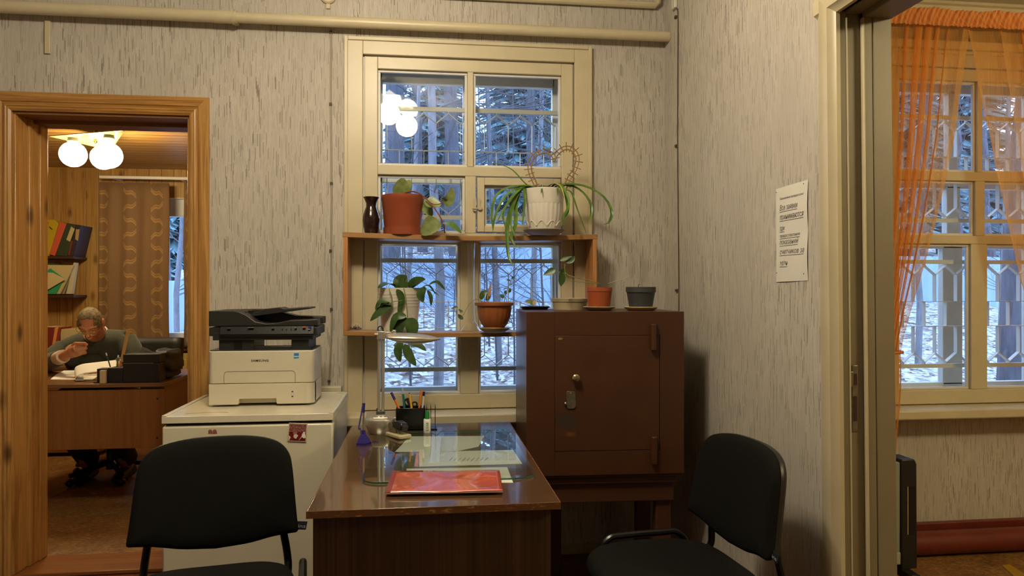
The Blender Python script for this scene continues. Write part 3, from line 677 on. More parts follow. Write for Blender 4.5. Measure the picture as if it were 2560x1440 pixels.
b = MB(); b.box(q.x - .002, q.x + .002, Yp - .0012, Yp - .0006, q.z - .007, q.z + .007); b.build('level_mark', m_paperw, tray)
# manual feed door outline
b = MB(); fx0, fx1, fz0, fz1 = PY(560, 960, Yp).x, PY(738, 960, Yp).x, Z0 + .0865, PY(650, 928, Yp).z
def seam(p, q_): b.tube([p, q_], .0009, 5)
pts = [(fx0, Yp, fz0), (fx0, Yp, fz1 - .012), (fx0 + .004, Yp, fz1 - .003), (fx0 + .012, Yp, fz1), (fx1 - .012, Yp, fz1), (fx1 - .004, Yp, fz1 - .003), (fx1, Yp, fz1 - .012), (fx1, Yp, fz0)]
b.tube(pts, .0010, 5); b.build('feed_door_seam', mat('seam_shadow_grey', '#6f6a5c', .7), t)
text('brand_lettering', 'SAMSUNG', .012, m_ink, (PY(650, 904, Yp).x, Yp, PY(650, 904, Yp).z), (1, 0, 0), (0, 0, 1), t, lift=.0008, width=.066, bold=.00012)
q = PY(741, 889, Yp); b = MB(); b.box(q.x - .011, q.x + .011, Yp - .0006, Yp + .001, q.z - .012, q.z + .012); s_ = b.build('energy_sticker', mat('sticker_white', '#cdd4da', .4), t)
b = MB(); b.box(q.x - .0095, q.x + .0095, Yp - .0011, Yp - .0004, q.z - .001, q.z + .0105).box(q.x - .0095, q.x + .0095, Yp - .0011, Yp - .0004, q.z - .0105, q.z - .005); b.build('blue_print', mat('sticker_blue', '#3f7fae', .4), s_)
# black neck with the output slot
nz0, nz1 = Z0 + .212, Z0 + .268
nx0, nx1 = X0 + .036, X1 - .022
b = MB(); sx0, sx1 = PY(632, 860, Yp).x, PY(726, 860, Yp).x
b.box(X0 + .004, X1 - .006, Yp + .012, Yq, nz0, nz0 + .004)
b.box(nx0, sx0, Yp + .02, Yq - .02, nz0, nz1 + .03).box(sx1, nx1, Yp + .02, Yq - .02, nz0, nz1 + .03).box(sx0, sx1, Yp + .02, Yp + .05, nz0, nz0 + .017).box(sx0, sx1, Yp + .02, Yp + .06, nz0 + .045, nz1 + .03)
b.build('neck', m_prnd, t, bevel=.003)
b = MB(); b.box(sx0 - .075, sx0 - .045, Yp + .0185, Yp + .022, nz0 + .004, nz1 + .004); b.build('neck_recess', m_prnk, t)
# scanner: stepped base, control panel, document feeder
z2 = Z0 + .258
b = MB(); b.box(X0 + .016, X1 - .004, Yp + .008, Yq, z2 - .004, z2 + .026); b.box(X0 + .0, X1 + .010, Yp + .016, Yq + .01, z2 + .012, z2 + .046); b.build('scanner_base', m_prnd, t, bevel=.003)
b = MB(); b.prism([(Yp - .004, z2 + .012), (Yp + .02, z2 + .012), (Yp + .02, z2 + .050), (Yp + .006, z2 + .050), (Yp - .006, z2 + .020)], lambda u, v, w_: (w_, u, v), X0 + .045, X1 - .0); cp = b.build('control_panel', m_prnk, t, bevel=.002)
def pnl(px, py_): q = PY(px, py_, Yp + .001); return q
for (px, py_, w_, h_, mm) in ((760, 818, .010, .005, '#b55a3a'), (774, 818, .010, .007, '#3a33a0'), (627, 819, .022, .002, '#77736a'), (572, 821, .012, .004, '#3d3b37'), (682, 820, .010, .005, '#4c4a45'), (706, 820, .003, .006, '#5a5852'), (716, 820, .003, .006, '#5a5852'), (728, 820, .003, .006, '#5a5852'), (739, 819, .008, .006, '#6a675f'), (773, 823, .008, .002, '#cfd0d4')):
    q = PY(px, py_, Yp - .0045); b = MB(); b.box(q.x - w_ / 2, q.x + w_ / 2, Yp - .0075, Yp + .001, q.z - h_ / 2, q.z + h_ / 2); b.build('button', mat('button_' + mm[1:], mm, .4), cp)
z3 = z2 + .050
b = MB()                        # feeder cover with its swept front edge
lid = [(X0, z3), (X1 + .012, z3), (X1 + .012, z3 + .026), (X0 + .30, z3 + .022), (X0 + .255, z3 + .012), (X0 + .215, z3 + .010), (X0 + .175, z3 + .018), (X0 + .14, z3 + .045), (X0 + .11, z3 + .058), (X0 + .09, z3 + .060), (X0, z3 + .060)]
lid = [(x, z - .0) for x, z in lid]
b.prism(lid, lambda u, v, w_: (u, w_, v), Yp + .012, Yp + .09)
lidb = [(X0 + .0, z3), (X1 + .012, z3), (X1 + .012, z3 + .030), (X1 - .10, z3 + .034), (X1 - .17, z3 + .052), (X1 - .20, z3 + .062), (X0 + .13, z3 + .062), (X0, z3 + .060)]
b.prism(lidb, lambda u, v, w_: (u, w_, v), Yp + .17, Yq + .03)
b.box(X0 + .10, X1 + .0, Yp + .085, Yp + .175, z3, z3 + .010).box(X0, X0 + .13, Yp + .085, Yp + .175, z3, z3 + .060)
b.build('feeder_cover', m_prnd, t, bevel=.003)
b = MB(); p0, p1 = PY(630, 788, Yp + .06), PY(787, 772, Yp + .13)
b.prism([(X0 + .125, z3 + .038), (X0 + .155, z3 + .036), (X0 + .378, z3 + .066), (X0 + .378, z3 + .072), (X0 + .365, z3 + .073), (X0 + .27, z3 + .066), (X0 + .255, z3 + .072), (X0 + .20, z3 + .066)], lambda u, v, w_: (u, w_, v), Yp + .075, Yp + .19); b.build('document_tray', m_prnd, t, bevel=.002)
# ================================================================ hanging shelf in front of the window
HX0, HX1, HY0, HY1 = -.352, .782, 3.165, 3.328
t = thing('wall_shelf', 'open beech shelf unit with two sagging boards hung across the window', 'shelf', ((HX0 + HX1) / 2, HY1, 1.08))
def sag(u): return -.012 * math.sin(math.pi * u)
def board(z0, z1, x0, x1, nm):
    b = MB(); n = 16; poly = [(x0 + (x1 - x0) * i / n, z1 + sag(i / n)) for i in range(n + 1)] + [(x0 + (x1 - x0) * i / n, z0 + sag(i / n)) for i in range(n, -1, -1)]
    b.prism(poly, lambda u, v, w_: (u, w_, v), HY0, HY1); return b.build(nm, m_beech, t, bevel=.0015)
board(1.501, 1.523, HX0 - .004, HX1 + .004, 'top_board'); board(1.070, 1.090, HX0, HX1, 'bottom_board')
m_beechz = wood('beech_shelf_side', '#bf8348', '#a66d38', 'Z', 1.2, .4)
for x in (HX0, HX1 - .018):
    b = MB(); b.box(x, x + .018, HY0 + .001, HY1, 1.090, 1.501); b.build('side_panel', m_beechz, t, bevel=.0015)
def sz(x, top=True): return (1.523 if top else 1.090) + sag((x - HX0) / (HX1 - HX0))
m_terra = mat('terracotta_plastic', '#8c4226', .42, var=.05, vs=12); m_orange = mat('orange_plastic_pot', '#a04e28', .4)
m_whitepot = mat('white_glazed_pot', '#dad4c4', .25, var=.04, vs=10); m_saucer = mat('grey_plastic_saucer', '#9c9484', .5)
def pot(t, c, rt, rb, h, m, rim=.008, wall=.003, n=40, soil=True, rib=0, ribn=0, prof=None):
    p = prof or [(rb, 0), (rb + (rt - rb) * .86, h * .86)]
    b = MB(); full = [(0, 0), (p[0][0] * .96, 0)] + p + ([(rt, h - rim), (rt, h)] if not prof else []) + [(rt - wall, h), (rt - wall * 1.6, h * .82), (p[0][0] * .8, h * .80), (0, h * .80)]
    b.lathe(full, c, n, rib=rib, ribn=ribn); o = b.build('pot', m, t, ang=40)
    if soil:
        b = MB(); b.lathe([(0, h * .86), (rt - wall * 1.2, h * .85)], c, 24); b.build('soil', m_soil, t)
    return o
# -- brown vase
q = A(928, 580, 3.20); c = V((q.x, q.y, sz(q.x)))
b = MB(); b.lathe([(0, 0), (.026, 0), (.030, .012), (.036, .04), (.0385, .062), (.037, .08), (.030, .105), (.0225, .125), (.0225, .140), (.030, .158), (.036, .168), (.034, .169), (.019, .142), (.019, .13), (0, .12)], c, 32, rib=.012, ribn=11)
tag(b.build('vase', mat('dark_brown_glaze', '#2a1a14', .14, var=.3, vs=30)), 'dark brown glazed ceramic vase at the end of the top shelf', 'vase')
# -- terracotta pot with a leaning stem
q = A(1007, 585, 3.20); c = V((q.x, q.y, sz(q.x)))
t = thing('potted_plant', 'large terracotta plastic pot with a reddish stem and pale round leaves', 'potted plant', c)
pot(t, c + V((0, 0, .004)), .096, .079, .174, m_terra, rim=.02)
b = MB(); b.lathe([(.074, 0), (.086, 0), (.0875, .034), (.085, .034), (.083, .006), (.074, .006)], c, 36); b.obox(c + V((.09, .0, .028)), (.008, 0, 0), (0, .012, 0), (0, 0, .004)); b.build('saucer', m_terra, t)
Dp = 3.18
b = MB(); st = [A(1003, 500, Dp), A(1010, 484, Dp), A(1035, 479, Dp - .02), (A(1060, 492, Dp - .04)), A(1086, 520, Dp - .06), A(1107, 555, Dp - .07), A(1112, 583, Dp - .06)]
b.tube(smooth(st, 20), .0032, 6); b.tube(smooth([A(1072, 505, Dp - .05), A(1090, 512, Dp - .05), A(1108, 506, Dp - .05)], 6), .002, 5); b.build('stem', m_redstem, t)
b = MB(); rl = lambda t_: max(.05, math.sin(math.pi * min(.98, t_ ** .75)) ** .6)
b.leaf([A(998, 490, Dp + .01), A(1003, 470, Dp), A(1008, 446, Dp - .01)], .075, (.2, -1, .2), shape=rl); b.leaf([A(1006, 488, Dp + .02), A(1018, 468, Dp + .02), A(1022, 450, Dp + .03)], .05, (-.4, -1, .2), shape=rl)
b.leaf([A(1108, 508, Dp - .05), A(1122, 498, Dp - .06), A(1131, 470, Dp - .05)], .052, (.6, -1, .1), shape=rl)
b.leaf([A(1066, 500, Dp - .02), A(1080, 508, Dp - .02), A(1102, 512, Dp - .02)], .058, (.1, -1, .4), shape=rl); b.leaf([A(1064, 498, Dp + .02), A(1066, 520, Dp + .02), A(1080, 540, Dp + .02)], .055, (.1, -1, .2), shape=rl)
b.leaf([A(1090, 545, Dp - .06), A(1078, 562, Dp - .06), A(1054, 586, Dp - .06)], .078, (.3, -1, .2), shape=rl); b.build('pale_foliage', m_leafpale, t)
b = MB(); b.leaf([A(1111, 557, Dp - .08), A(1128, 565, Dp - .10), A(1153, 583, Dp - .10)], .052, (.1, -.6, 1), shape=rl); b.build('green_leaf', m_leafmid, t)
# -- spider plant
q = A(1360, 580, 3.19); c = V((q.x, q.y, sz(q.x)))
t = thing('spider_plant', 'spider plant with long arching leaves in a ribbed white pot', 'potted plant', c)
b = MB(); b.lathe([(0, 0), (.062, 0), (.090, .018), (.094, .022), (.090, .023), (.060, .006), (0, .006)], c, 36); b.build('saucer', m_saucer, t)
c2 = c + V((0, 0, .008))
b = MB(); prof = [(0, 0), (.060, 0), (.066, .012), (.074, .035), (.082, .07), (.0855, .105), (.086, .13)]
b.lathe(prof, c2, 96, rib=.016, ribn=24); b.lathe([(.0855, .128), (.087, .132), (.0885, .150), (.0905, .178), (.0925, .190), (.0925, .197), (.088, .197), (.084, .165), (0, .165)], c2, 48)
b.build('pot', m_whitepot, t, ang=50)
b = MB()
for k in range(10):
    a0 = 2 * math.pi * k / 10
    pts = []
    for i in range(9):
        a = a0 + (i / 8 - .5) * .56; zz = .030 + .022 * math.sin(math.pi * i / 8); r = .0735 + (zz - .03) * .22; pts.append(c2 + V((math.cos(a) * r, math.sin(a) * r, zz)))
    b.tube(pts, .0028, 6)
b.build('relief_band', m_whitepot, t)
b = MB(); b.lathe([(0, .168), (.084, .166)], c2, 24); b.build('soil', m_soil, t)
z5 = lambda x, y: (1220 + x / 3.13, 340 + y / 3.13)
def blade(b, pts, d0, d1, wd, up=(0, -.5, 1), m=0):
    P = [A(*z5(x, y), d0 + (d1 - d0) * i / (len(pts) - 1)) for i, (x, y) in enumerate(pts)]
    b.leaf(P, wd, up, fold=.25, nseg=16, shape=lambda t_: min(1, .45 + t_ * 3) * max(.06, (1 - t_) ** .55) if t_ > 0 else .4)
b = MB()
for pts, d1, wd in (([(400, 420), (300, 385), (190, 270), (90, 225), (0, 210)], 3.16, .012), ([(390, 420), (310, 395), (150, 410), (60, 480), (30, 600), (40, 750)], 3.10, .016), ([(380, 420), (300, 400), (180, 440), (100, 530), (50, 650), (40, 740)], 3.08, .016),
                    ([(380, 420), (290, 400), (200, 470), (130, 570), (75, 665)], 3.07, .017), ([(370, 420), (270, 400), (210, 500), (155, 680), (150, 850), (170, 980), (225, 1020)], 3.03, .020), ([(360, 420), (265, 410), (220, 520), (215, 700), (180, 790), (210, 860), (280, 885)], 3.04, .017),
                    ([(370, 430), (290, 410), (288, 520), (268, 700)], 3.07, .014), ([(350, 430), (250, 430), (185, 560), (180, 700), (215, 795)], 3.06, .014), ([(520, 430), (600, 385), (760, 400), (900, 480), (968, 600), (945, 680), (905, 692)], 3.12, .020),
                    ([(520, 430), (610, 390), (720, 430), (800, 530), (806, 630), (790, 660)], 3.14, .018), ([(480, 430), (540, 380), (605, 450), (628, 560), (570, 662)], 3.06, .020), ([(500, 430), (560, 390), (612, 480), (622, 600), (575, 702)], 3.05, .018), ([(560, 430), (645, 440), (700, 580), (770, 765)], 3.16, .010),
                    ([(420, 420), (425, 385), (415, 450)], 3.07, .010), ([(500, 430), (540, 400), (545, 470)], 3.07, .010), ([(330, 440), (230, 440), (120, 600), (140, 720), (130, 650)], 3.1, .010)):
    blade(b, pts, 3.19, d1, wd * 1.45)
b.build('foliage', m_leafmid, t)
b = MB(); blade(b, [(440, 430), (500, 380), (560, 388), (598, 480)], 3.17, 3.08, .019); b.build('yellow_leaf', m_leafy, t)
# -- heart trellis stuck in the pot
t = thing('plant_trellis', 'heart shaped brown wire trellis stuck in the ribbed white pot', 'trellis', c)
m_wire = mat('brown_wire', '#8a6a42', .5); H = [(400, 470), (385, 380), (347, 290), (340, 225), (368, 165), (440, 133), (495, 155), (514, 200), (545, 150), (600, 108), (655, 118), (688, 178), (665, 260), (625, 320), (590, 400), (575, 470)]
P = smooth([A(*z5(x, y), 3.185) for x, y in H], 60); fr_ = ray(1360, 450).normalized()
b = MB(); b.tube(P, .0030, 6); P2 = []
for i, p in enumerate(P):
    d = (P[min(i + 1, 60)] - P[max(i - 1, 0)]).normalized(); P2.append(p + d.cross(fr_) * .015)
b.tube(P2[:29], .0024, 6); b.tube(P2[32:], .0024, 6); b.build('frame', m_wire, t)
b = MB()
for i in list(range(4, 28, 2)) + list(range(33, 57, 2)):
    d = (P2[i] - P[i]).normalized(); b.tube([P[i] - d * .010, P2[i] + d * .018], .0022, 5)
b.build('cross_tie', m_wire, t)
# -- wax plant, lower shelf
q = A(999, 831, 3.20); c = V((q.x, q.y, sz(q.x, False)))
t = thing('wax_plant', 'dark green trailing plant in a white ringed pot on the lower shelf', 'potted plant', c)
prof = [(.078, 0), (.080, .012), (.0795, .014), (.089, .105)]
for k in range(5): z = .112 + k * .013; prof += [(.0895 + k * .0014, z), (.0915 + k * .0014, z + .005), (.0898 + k * .0014, z + .010)]
b = MB(); b.lathe([(0, 0)] + prof + [(.0985, .186), (.0985, .196), (.094, .196), (.09, .165), (0, .165)], c, 44); b.build('pot', m_whitepot, t, ang=50)
b = MB(); b.lathe([(0, .17), (.091, .168)], c, 24); b.build('soil', m_soil, t)
z4 = lambda x, y: (840 + x / 3.13, 420 + y / 3.13); z8 = lambda x, y: (860 + x / 8, 800 + y / 8)
b = MB(); B3 = 3.19; F3 = 3.08
b.tube(smooth([A(*z4(470, 960), B3), A(*z4(418, 945), F3 + .02), A(*z4(437, 1010), F3), A(*z4(437, 1080), F3)], 12), .0022, 5)
b.tube(smooth([A(*z4(520, 960), B3), A(*z4(532, 945), F3 + .02), A(*z4(550, 1050), F3 - .01), A(*z4(560, 1180), F3 - .02), A(*z4(555, 1300), F3 - .03)], 14), .0022, 5)
b.tube(smooth([A(*z4(640, 960), B3), A(*z4(690, 930), F3 + .02), A(*z4(715, 960), F3)], 8), .002, 5); b.tube(smooth([A(*z4(415, 1060), F3), A(*z4(440, 1050), F3), A(*z4(520, 1035), F3)], 8), .0015, 5); b.build('stem', m_stem, t)
b = MB(); ov = lambda t_: max(.03, math.sin(math.pi * min(.99, t_ ** .85)) ** .8)
def lf(p, wd, d=None, up=(0, -.8, .6), f=z4, fold=.14):
    d = d or [F3 + .02] * len(p); b.leaf([A(*f(x, y), dd) for (x, y), dd in zip(p, d)], wd, up, fold=fold, shape=ov)
lf([(465, 930), (400, 908), (330, 942)], .045, [B3, 3.14, F3], (0, -.3, 1)); lf([(510, 950), (500, 890), (555, 845)], .060, [3.18, 3.17, 3.16]); lf([(540, 955), (525, 895), (553, 848)], .05, [3.15, 3.15, 3.16], (.4, -.8, .3))
lf([(570, 945), (620, 895), (700, 872)], .052, [3.17, 3.15, 3.12]); lf([(570, 960), (640, 915), (690, 880)], .04, [3.16, 3.13, 3.1], (0, -.3, 1)); lf([(700, 935), (665, 990), (683, 1050)], .040, up=(-.3, -1, .3))
lf([(730, 915), (790, 898), (852, 955)], .032, up=(0, -.4, 1)); lf([(715, 955), (740, 1010), (743, 1080)], .020, up=(.5, -1, .1)); lf([(715, 952), (760, 965), (808, 1003)], .012, up=(0, -.3, 1)); lf([(680, 930), (730, 925), (780, 990)], .016, up=(0, -.4, 1))
lf([(472, 950), (515, 1020), (485, 1145)], .032, up=(-.3, -1, .2)); lf([(445, 1070), (370, 1105), (268, 1198)], .044, up=(-.3, -1, .5)); lf([(440, 1075), (380, 1060), (345, 1085)], .028, up=(0, -.5, 1)); lf([(420, 1048), (350, 1045), (308, 1112)], .026, up=(-.3, -.8, .6))
lf([(552, 1160), (470, 1170), (425, 1290)], .036, [3.06] * 3, (-.5, -1, .3)); lf([(555, 1175), (500, 1220), (480, 1340)], .060, [3.07] * 3, (-.3, -1, .3)); lf([(565, 1175), (590, 1240), (600, 1340)], .062, [3.05] * 3, (.3, -1, .3))
lf([(1180, 440), (1080, 620), (1125, 835)], .038, [3.04] * 3, f=z8); lf([(1210, 480), (1290, 700), (1440, 918)], .042, [3.03] * 3, f=z8, up=(.3, -1, .2)); lf([(1300, 480), (1480, 500), (1645, 620)], .032, [3.03] * 3, f=z8, up=(.2, -.8, .6)); lf([(1180, 460), (1080, 500), (985, 510)], .03, [3.05] * 3, f=z8)
b.build('foliage', m_leaf, t)
# -- tall clear vase
q = A(1177, 832, 3.23); c = V((q.x, q.y, sz(q.x, False)))
b = MB(); b.lathe([(0, 0), (.046, 0), (.048, .006), (.034, .022), (.020, .05), (.0165, .10), (.016, .25), (.018, .385), (.0205, .405), (.0185, .405), (.014, .25), (.0145, .10), (.017, .055), (.012, .04), (0, .036)], c, 28, rib=.05, ribn=7)
tag(b.build('glass_vase', glass('clear_glass', (.97, .98, .98), 1.5)), 'tall slim clear glass vase with flared foot on the lower shelf', 'vase')
# -- brown ribbed bowl pot
q = A(1236, 832, 3.17); c = V((q.x, q.y, sz(q.x, False)))
t = thing('potted_seedling', 'brown ribbed bowl pot with small sprigs on the lower shelf', 'potted plant', c)
b = MB(); b.lathe([(0, 0), (.042, 0), (.064, .014), (.070, .022), (.066, .023), (.04, .006), (0, .006)], c, 32); b.build('saucer', mat('olive_cream_saucer', '#a99c74', .5), t)
c2 = c + V((0, 0, .008)); m_brownpot = mat('brown_plastic_pot', '#96562a', .38, var=.12, vs=14)
b = MB(); b.lathe([(0, 0), (.052, 0), (.053, .012), (.047, .018), (.058, .030), (.071, .060), (.076, .095), (.077, .112)], c2, 80, rib=.012, ribn=20); b.lathe([(.076, .110), (.087, .114), (.0885, .126), (.085, .127), (.080, .12), (.07, .105), (0, .10)], c2, 40); b.build('pot', m_brownpot, t, ang=50)
b = MB(); b.lathe([(0, .108), (.078, .106)], c2, 24); b.build('soil', m_soil, t)
b = MB(); D4 = 3.14
for pts in ([(1205, 755), (1190, 748), (1172, 762), (1160, 785), (1150, 800)], [(1260, 756), (1264, 735), (1272, 715), (1280, 694)], [(1222, 755), (1226, 735), (1228, 722)]): b.tube(smooth([A(x, y, D4) for x, y in pts], 8), .0013, 5)
b.build('stem', m_stem, t)
b = MB()
for p, wd in (([(1202, 750), (1208, 734), (1222, 731)], .026), ([(1215, 752), (1222, 738), (1222, 728)], .022), ([(1145, 770), (1138, 769), (1128, 772)], .014), ([(1158, 780), (1152, 778), (1146, 772)], .012), ([(1158, 798), (1150, 792), (1145, 785)], .018), ([(1260, 745), (1254, 740), (1248, 738)], .018), ([(1265, 737), (1264, 730), (1268, 728)], .014), ([(1273, 732), (1275, 726), (1274, 720)], .012),
              ([(1274, 712), (1278, 711), (1282, 710)], .009), ([(1276, 702), (1271, 700), (1266, 699)], .008), ([(1279, 697), (1282, 694), (1284, 691)], .010), ([(1270, 720), (1262, 722), (1258, 724)], .007)): b.leaf([A(x, y, D4) for x, y in p], wd, (0, -1, .3), fold=.1)
b.build('foliage', m_leaf, t)
b = MB(); b.leaf([A(1219, 752, D4), A(1224, 730, D4), A(1228, 707, D4)], .014, (0, -1, .2)); b.build('pink_leaf', mat('pale_pink_leaf', '#b58468', .5), t)
# -- little heap of beads
q = A(888, 824, 3.22); rb_ = random.Random(3)
t = thing('bead_bracelet', 'small grey beaded trinket lying at the end of the lower shelf', 'trinket', (q.x, q.y, 1.089))
b = MB()
for k in range(26):
    a = rb_.uniform(0, 6.28); r = rb_.uniform(.2, 1); s_ = rb_.uniform(.0032, .005); b.ell((q.x + math.cos(a) * .030 * r, q.y + math.sin(a) * .018 * r, 1.0895 + s_ + rb_.choice((0, 0, .007))), (s_,) * 3, 8, 6)
b.build('beads', mat('grey_violet_bead', '#6b6470', .3, var=.4, vs=200), t)
b = MB(); b.tube([(q.x + .007 + .007 * math.cos(a), q.y, 1.106 + .008 * math.sin(a)) for a in [i * .5236 for i in range(12)]], .0012, 5, closed=True); b.build('wire_loop', m_steel, t)
# ================================================================ safe on its stand
SR = rad(-2.24); SC = A(1316, 1192, 2.75); SW, SD, SH = .6265, .46, .638
sz0 = .546
m_safe = mat('brown_enamel_safe', '#4b2d19', .34, var=.06, vs=7, bump=.1, bs=40)
kS = NT('brown_enamel_worn_door'); kS.set(.36); x, y, z = kS.xyz()[0:3]
def blob(k, cx, cz, rx, rz, thr):
    dx = k.math('DIVIDE', k.math('SUBTRACT', x, cx), rx); dz = k.math('DIVIDE', k.math('SUBTRACT', z, cz), rz)
    d = k.math('SQRT', k.math('ADD', k.math('MULTIPLY', dx, dx), k.math('MULTIPLY', dz, dz)))
    return k.step(k.math('ADD', d, k.math('MULTIPLY', k.noise(k.scale(60, 60, 60), 1, 4), thr)), 1.35, .85)
mpp = 2.75 / F_PX
cbase = kS.mix(kS.step(kS.noise(kS.scale(7, 7, 7), 1, 3), .3, .7), lin('#482b18'), lin('#50311c'))
cbase = kS.mix(kS.math('MULTIPLY', blob(kS, (1418 - 1316) * mpp, (1192 - 1056) * mpp, .05, .036, .6), .75), cbase, lin('#37332c'))
cbase = kS.mix(kS.math('MULTIPLY', blob(kS, (1428 - 1316) * mpp, (1192 - 1089) * mpp, .03, .013, .9), .6), cbase, lin('#7a5320')); kS.col(cbase); kS.bump(kS.noise(kS.scale(40, 40, 40), 1, 3), .1, .002)
t = thing('safe', 'brown painted steel safe with small door standing beside the window', 'safe', (SC.x, SC.y, sz0), SR)
S = lambda px, py: ((px - 1316) * mpp, (1192 - py) * mpp)
dx0, dz1 = S(1388, 841); dx1, dz0 = S(1656, 1131)
b = MB(); b.box(0, SW, .014, SD, 0, SH); b.build('body', m_safe, t, local=True, bevel=.003)
b = MB(); b.box(0, dx0 - .0016, 0, .0145, 0, SH).box(dx1 + .0015, SW, 0, .0145, dz0 - .0015, dz1 + .0015).box(dx0 - .0010, SW, 0, .0145, 0, dz0 - .0015).box(dx0 - .0010, SW, 0, .0145, dz1 + .0015, SH)
b.build('front_frame', m_safe, t, local=True)
b = MB(); b.box(-.003, SW + .003, .012, SD, -.016, 0); b.build('base_moulding', m_safe, t, local=True, bevel=.004)
b = MB(); b.box(dx0, dx1, .001, .015, dz0, dz1); dr = b.build('door', kS.mat, t, local=True, bevel=.0012)
for (xa, ya, yb2) in ((1639, 812, 878), (1640, 1097, 1166)):
    u, z1 = S(xa, ya); _, z0 = S(xa, yb2); b = MB(); b.tube([(u, -.012, z0), (u, -.012, z1)], .0125, 14); b.box(u - .012, u + .004, -.012, .004, z0 + .006, z1 - .006); b.build('hinge', m_safe, t, local=True, bevel=.002)
u, z = S(1439, 946); b = MB(); b.lathe([(0, .030), (.010, .029), (.0155, .024), (.0165, .017), (.012, .009), (.007, .006), (.007, -.002), (0, -.002)], (0, 0, 0), 20); b.v = [(u + a, -c_, z + b_) for a, b_, c_ in b.v]; b.build('knob', mat('polished_knob', '#c9bca0', .2, metal=1), dr, local=True)
u, z = S(1428, 1002); b = MB(); oc = [(-.016, .030), (-.020, .034), (-.012, .034), (.012, .034), (.020, .028), (.023, -.020), (.021, -.030), (.013, -.034), (-.008, -.034), (-.018, -.030), (-.020, .026)]
b.prism([(-.018, .026), (-.016, .032), (-.011, .034), (.011, .033), (.017, .030), (.021, -.022), (.018, -.030), (.010, -.034), (-.008, -.035), (-.016, -.031)], lambda a, c_, w_: (u + a, -w_, z + c_), 0, .004); kc = b.build('keyhole_cover', mat('scuffed_steel_plate', '#857d66', .4, metal=.8, var=.2, vs=90), dr, local=True, bevel=.001)
b = MB(); b.ell((u - .022, -.006, z - .014), (.006, .006, .007), 10, 8); b.ell((u, -.005, z + .026), (.003, .003, .003), 8, 6); b.build('rivet', m_steel, kc, local=True)
u, z = S(1402, 849); b = MB(); b.lathe([(0, .0016), (.009, .0012), (.010, 0), (0, 0)], (0, 0, 0), 20, sy=.55); b.v = [(u + a, -c_, z + b_) for a, b_, c_ in b.v]; b.build('brass_badge', mat('brass_badge', '#a39a55', .35, metal=.7), dr, local=True)
# stand
m_stand = mat('red_brown_wood_stand', '#4c2c1a', .45, var=.12, vs=9)
t = thing('stand', 'low red brown wooden stand carrying the brown safe', 'stand', (SC.x, SC.y, 0), SR)
b = MB(); b.box(.0, SW - .018, .020, SD, sz0 - .042, sz0 - .0165); b.build('top', m_stand, t, local=True, bevel=.004)
b = MB(); b.box(.01, SW - .030, .035, .055, sz0 - .118, sz0 - .042).box(.01, .03, .055, SD - .02, sz0 - .118, sz0 - .042).box(SW - .050, SW - .030, .055, SD - .02, sz0 - .118, sz0 - .042).box(.01, SW - .03, SD - .03, SD - .015, sz0 - .118, sz0 - .042); b.build('apron', m_stand, t, local=True, bevel=.003)
for (x0, y0) in ((.012, .05), (SW - .098, .05), (.135, SD - .07), (.54, SD - .07)):
    b = MB(); b.box(x0, x0 + .062, y0, y0 + .05, 0, sz0 - .05); b.build('leg', m_stand, t, local=True, bevel=.004)
# ---------------------------------------------------------------- pots on the safe
ST = sz0 + SH
def on_safe(px, D): q = A(px, 770, D); return V((q.x, q.y, ST))
c = on_safe(1498, 2.95)
t = thing('potted_cutting', 'small orange plastic pot with a bent leafy cutting on the safe', 'potted plant', c)
b = MB(); b.lathe([(0, 0), (.046, 0), (.062, .010), (.068, .015), (.066, .017), (.045, .005), (0, .005)], c, 32); b.build('saucer', mat('grey_cream_saucer', '#aba28c', .4), t)
pot(t, c + V((0, 0, .006)), .0545, .044, .090, m_orange, rim=.016)
b = MB(); D5 = 2.94
for pts, r in (([(1495, 708), (1470, 700), (1440, 694), (1420, 688), (1413, 680)], .0022), ([(1500, 709), (1470, 706), (1448, 705), (1425, 700), (1413, 688), (1412, 660)], .0018), ([(1413, 684), (1400, 680), (1388, 676)], .0012)): b.tube(smooth([A(x, y, D5) for x, y in pts], 10), r, 5)
b.build('stem', m_stem, t)
b = MB(); b.tube(smooth([A(1520, 709, D5), A(1540, 703, D5), A(1560, 698, D5), A(1574, 689, D5)], 8), .0013, 5); b.tube(smooth([A(1550, 706, D5), A(1556, 716, D5), A(1561, 726, D5)], 6), .0012, 5); b.build('dry_shoot', mat('dry_shoot', '#b0a688', .7), t)
b = MB(); m1 = lambda t_: max(.04, math.sin(math.pi * min(.99, t_ ** .8)))
b.leaf([A(1388, 673, D5), A(1376, 680, D5), A(1358, 688, D5)], .030, (0, -1, .4), shape=m1); b.leaf([A(1412, 671, D5), A(1405, 692, D5), A(1402, 716, D5)], .030, (.2, -1, .1), shape=lambda t_: min(1, m1(t_) * 1.4)); b.leaf([A(1400, 652, D5), A(1415, 647, D5), A(1430, 641, D5)], .020, (0, -1, .5), shape=m1); b.leaf([A(1414, 655, D5), A(1428, 650, D5), A(1437, 640, D5)], .026, (0, -1, .2), shape=m1)
b.build('foliage', m_leaf, t)
c = on_safe(1602, 2.97)
t = thing('grey_flowerpot', 'dark grey plastic flowerpot on a cream saucer on the safe', 'flowerpot', c)
b = MB(); b.lathe([(0, 0), (.052, 0), (.066, .008), (.071, .014), (.069, .016), (.05, .005), (0, .005)], c, 32); b.build('saucer', mat('cream_saucer', '#cbbd92', .4), t)
pot(t, c + V((0, 0, .006)), .0625, .047, .092, mat('dark_grey_pot_plastic', '#3c3d3d', .5), rim=.022)
b = MB(); b.tube(smooth([c + V((-.005, 0, .088)), c + V((-.012, 0, .105)), c + V((-.004, 0, .107))], 6), .0015, 5); b.build('dry_stub', mat('dry_stub', '#4c4238', .8), t)
c = on_safe(1424, 3.10)
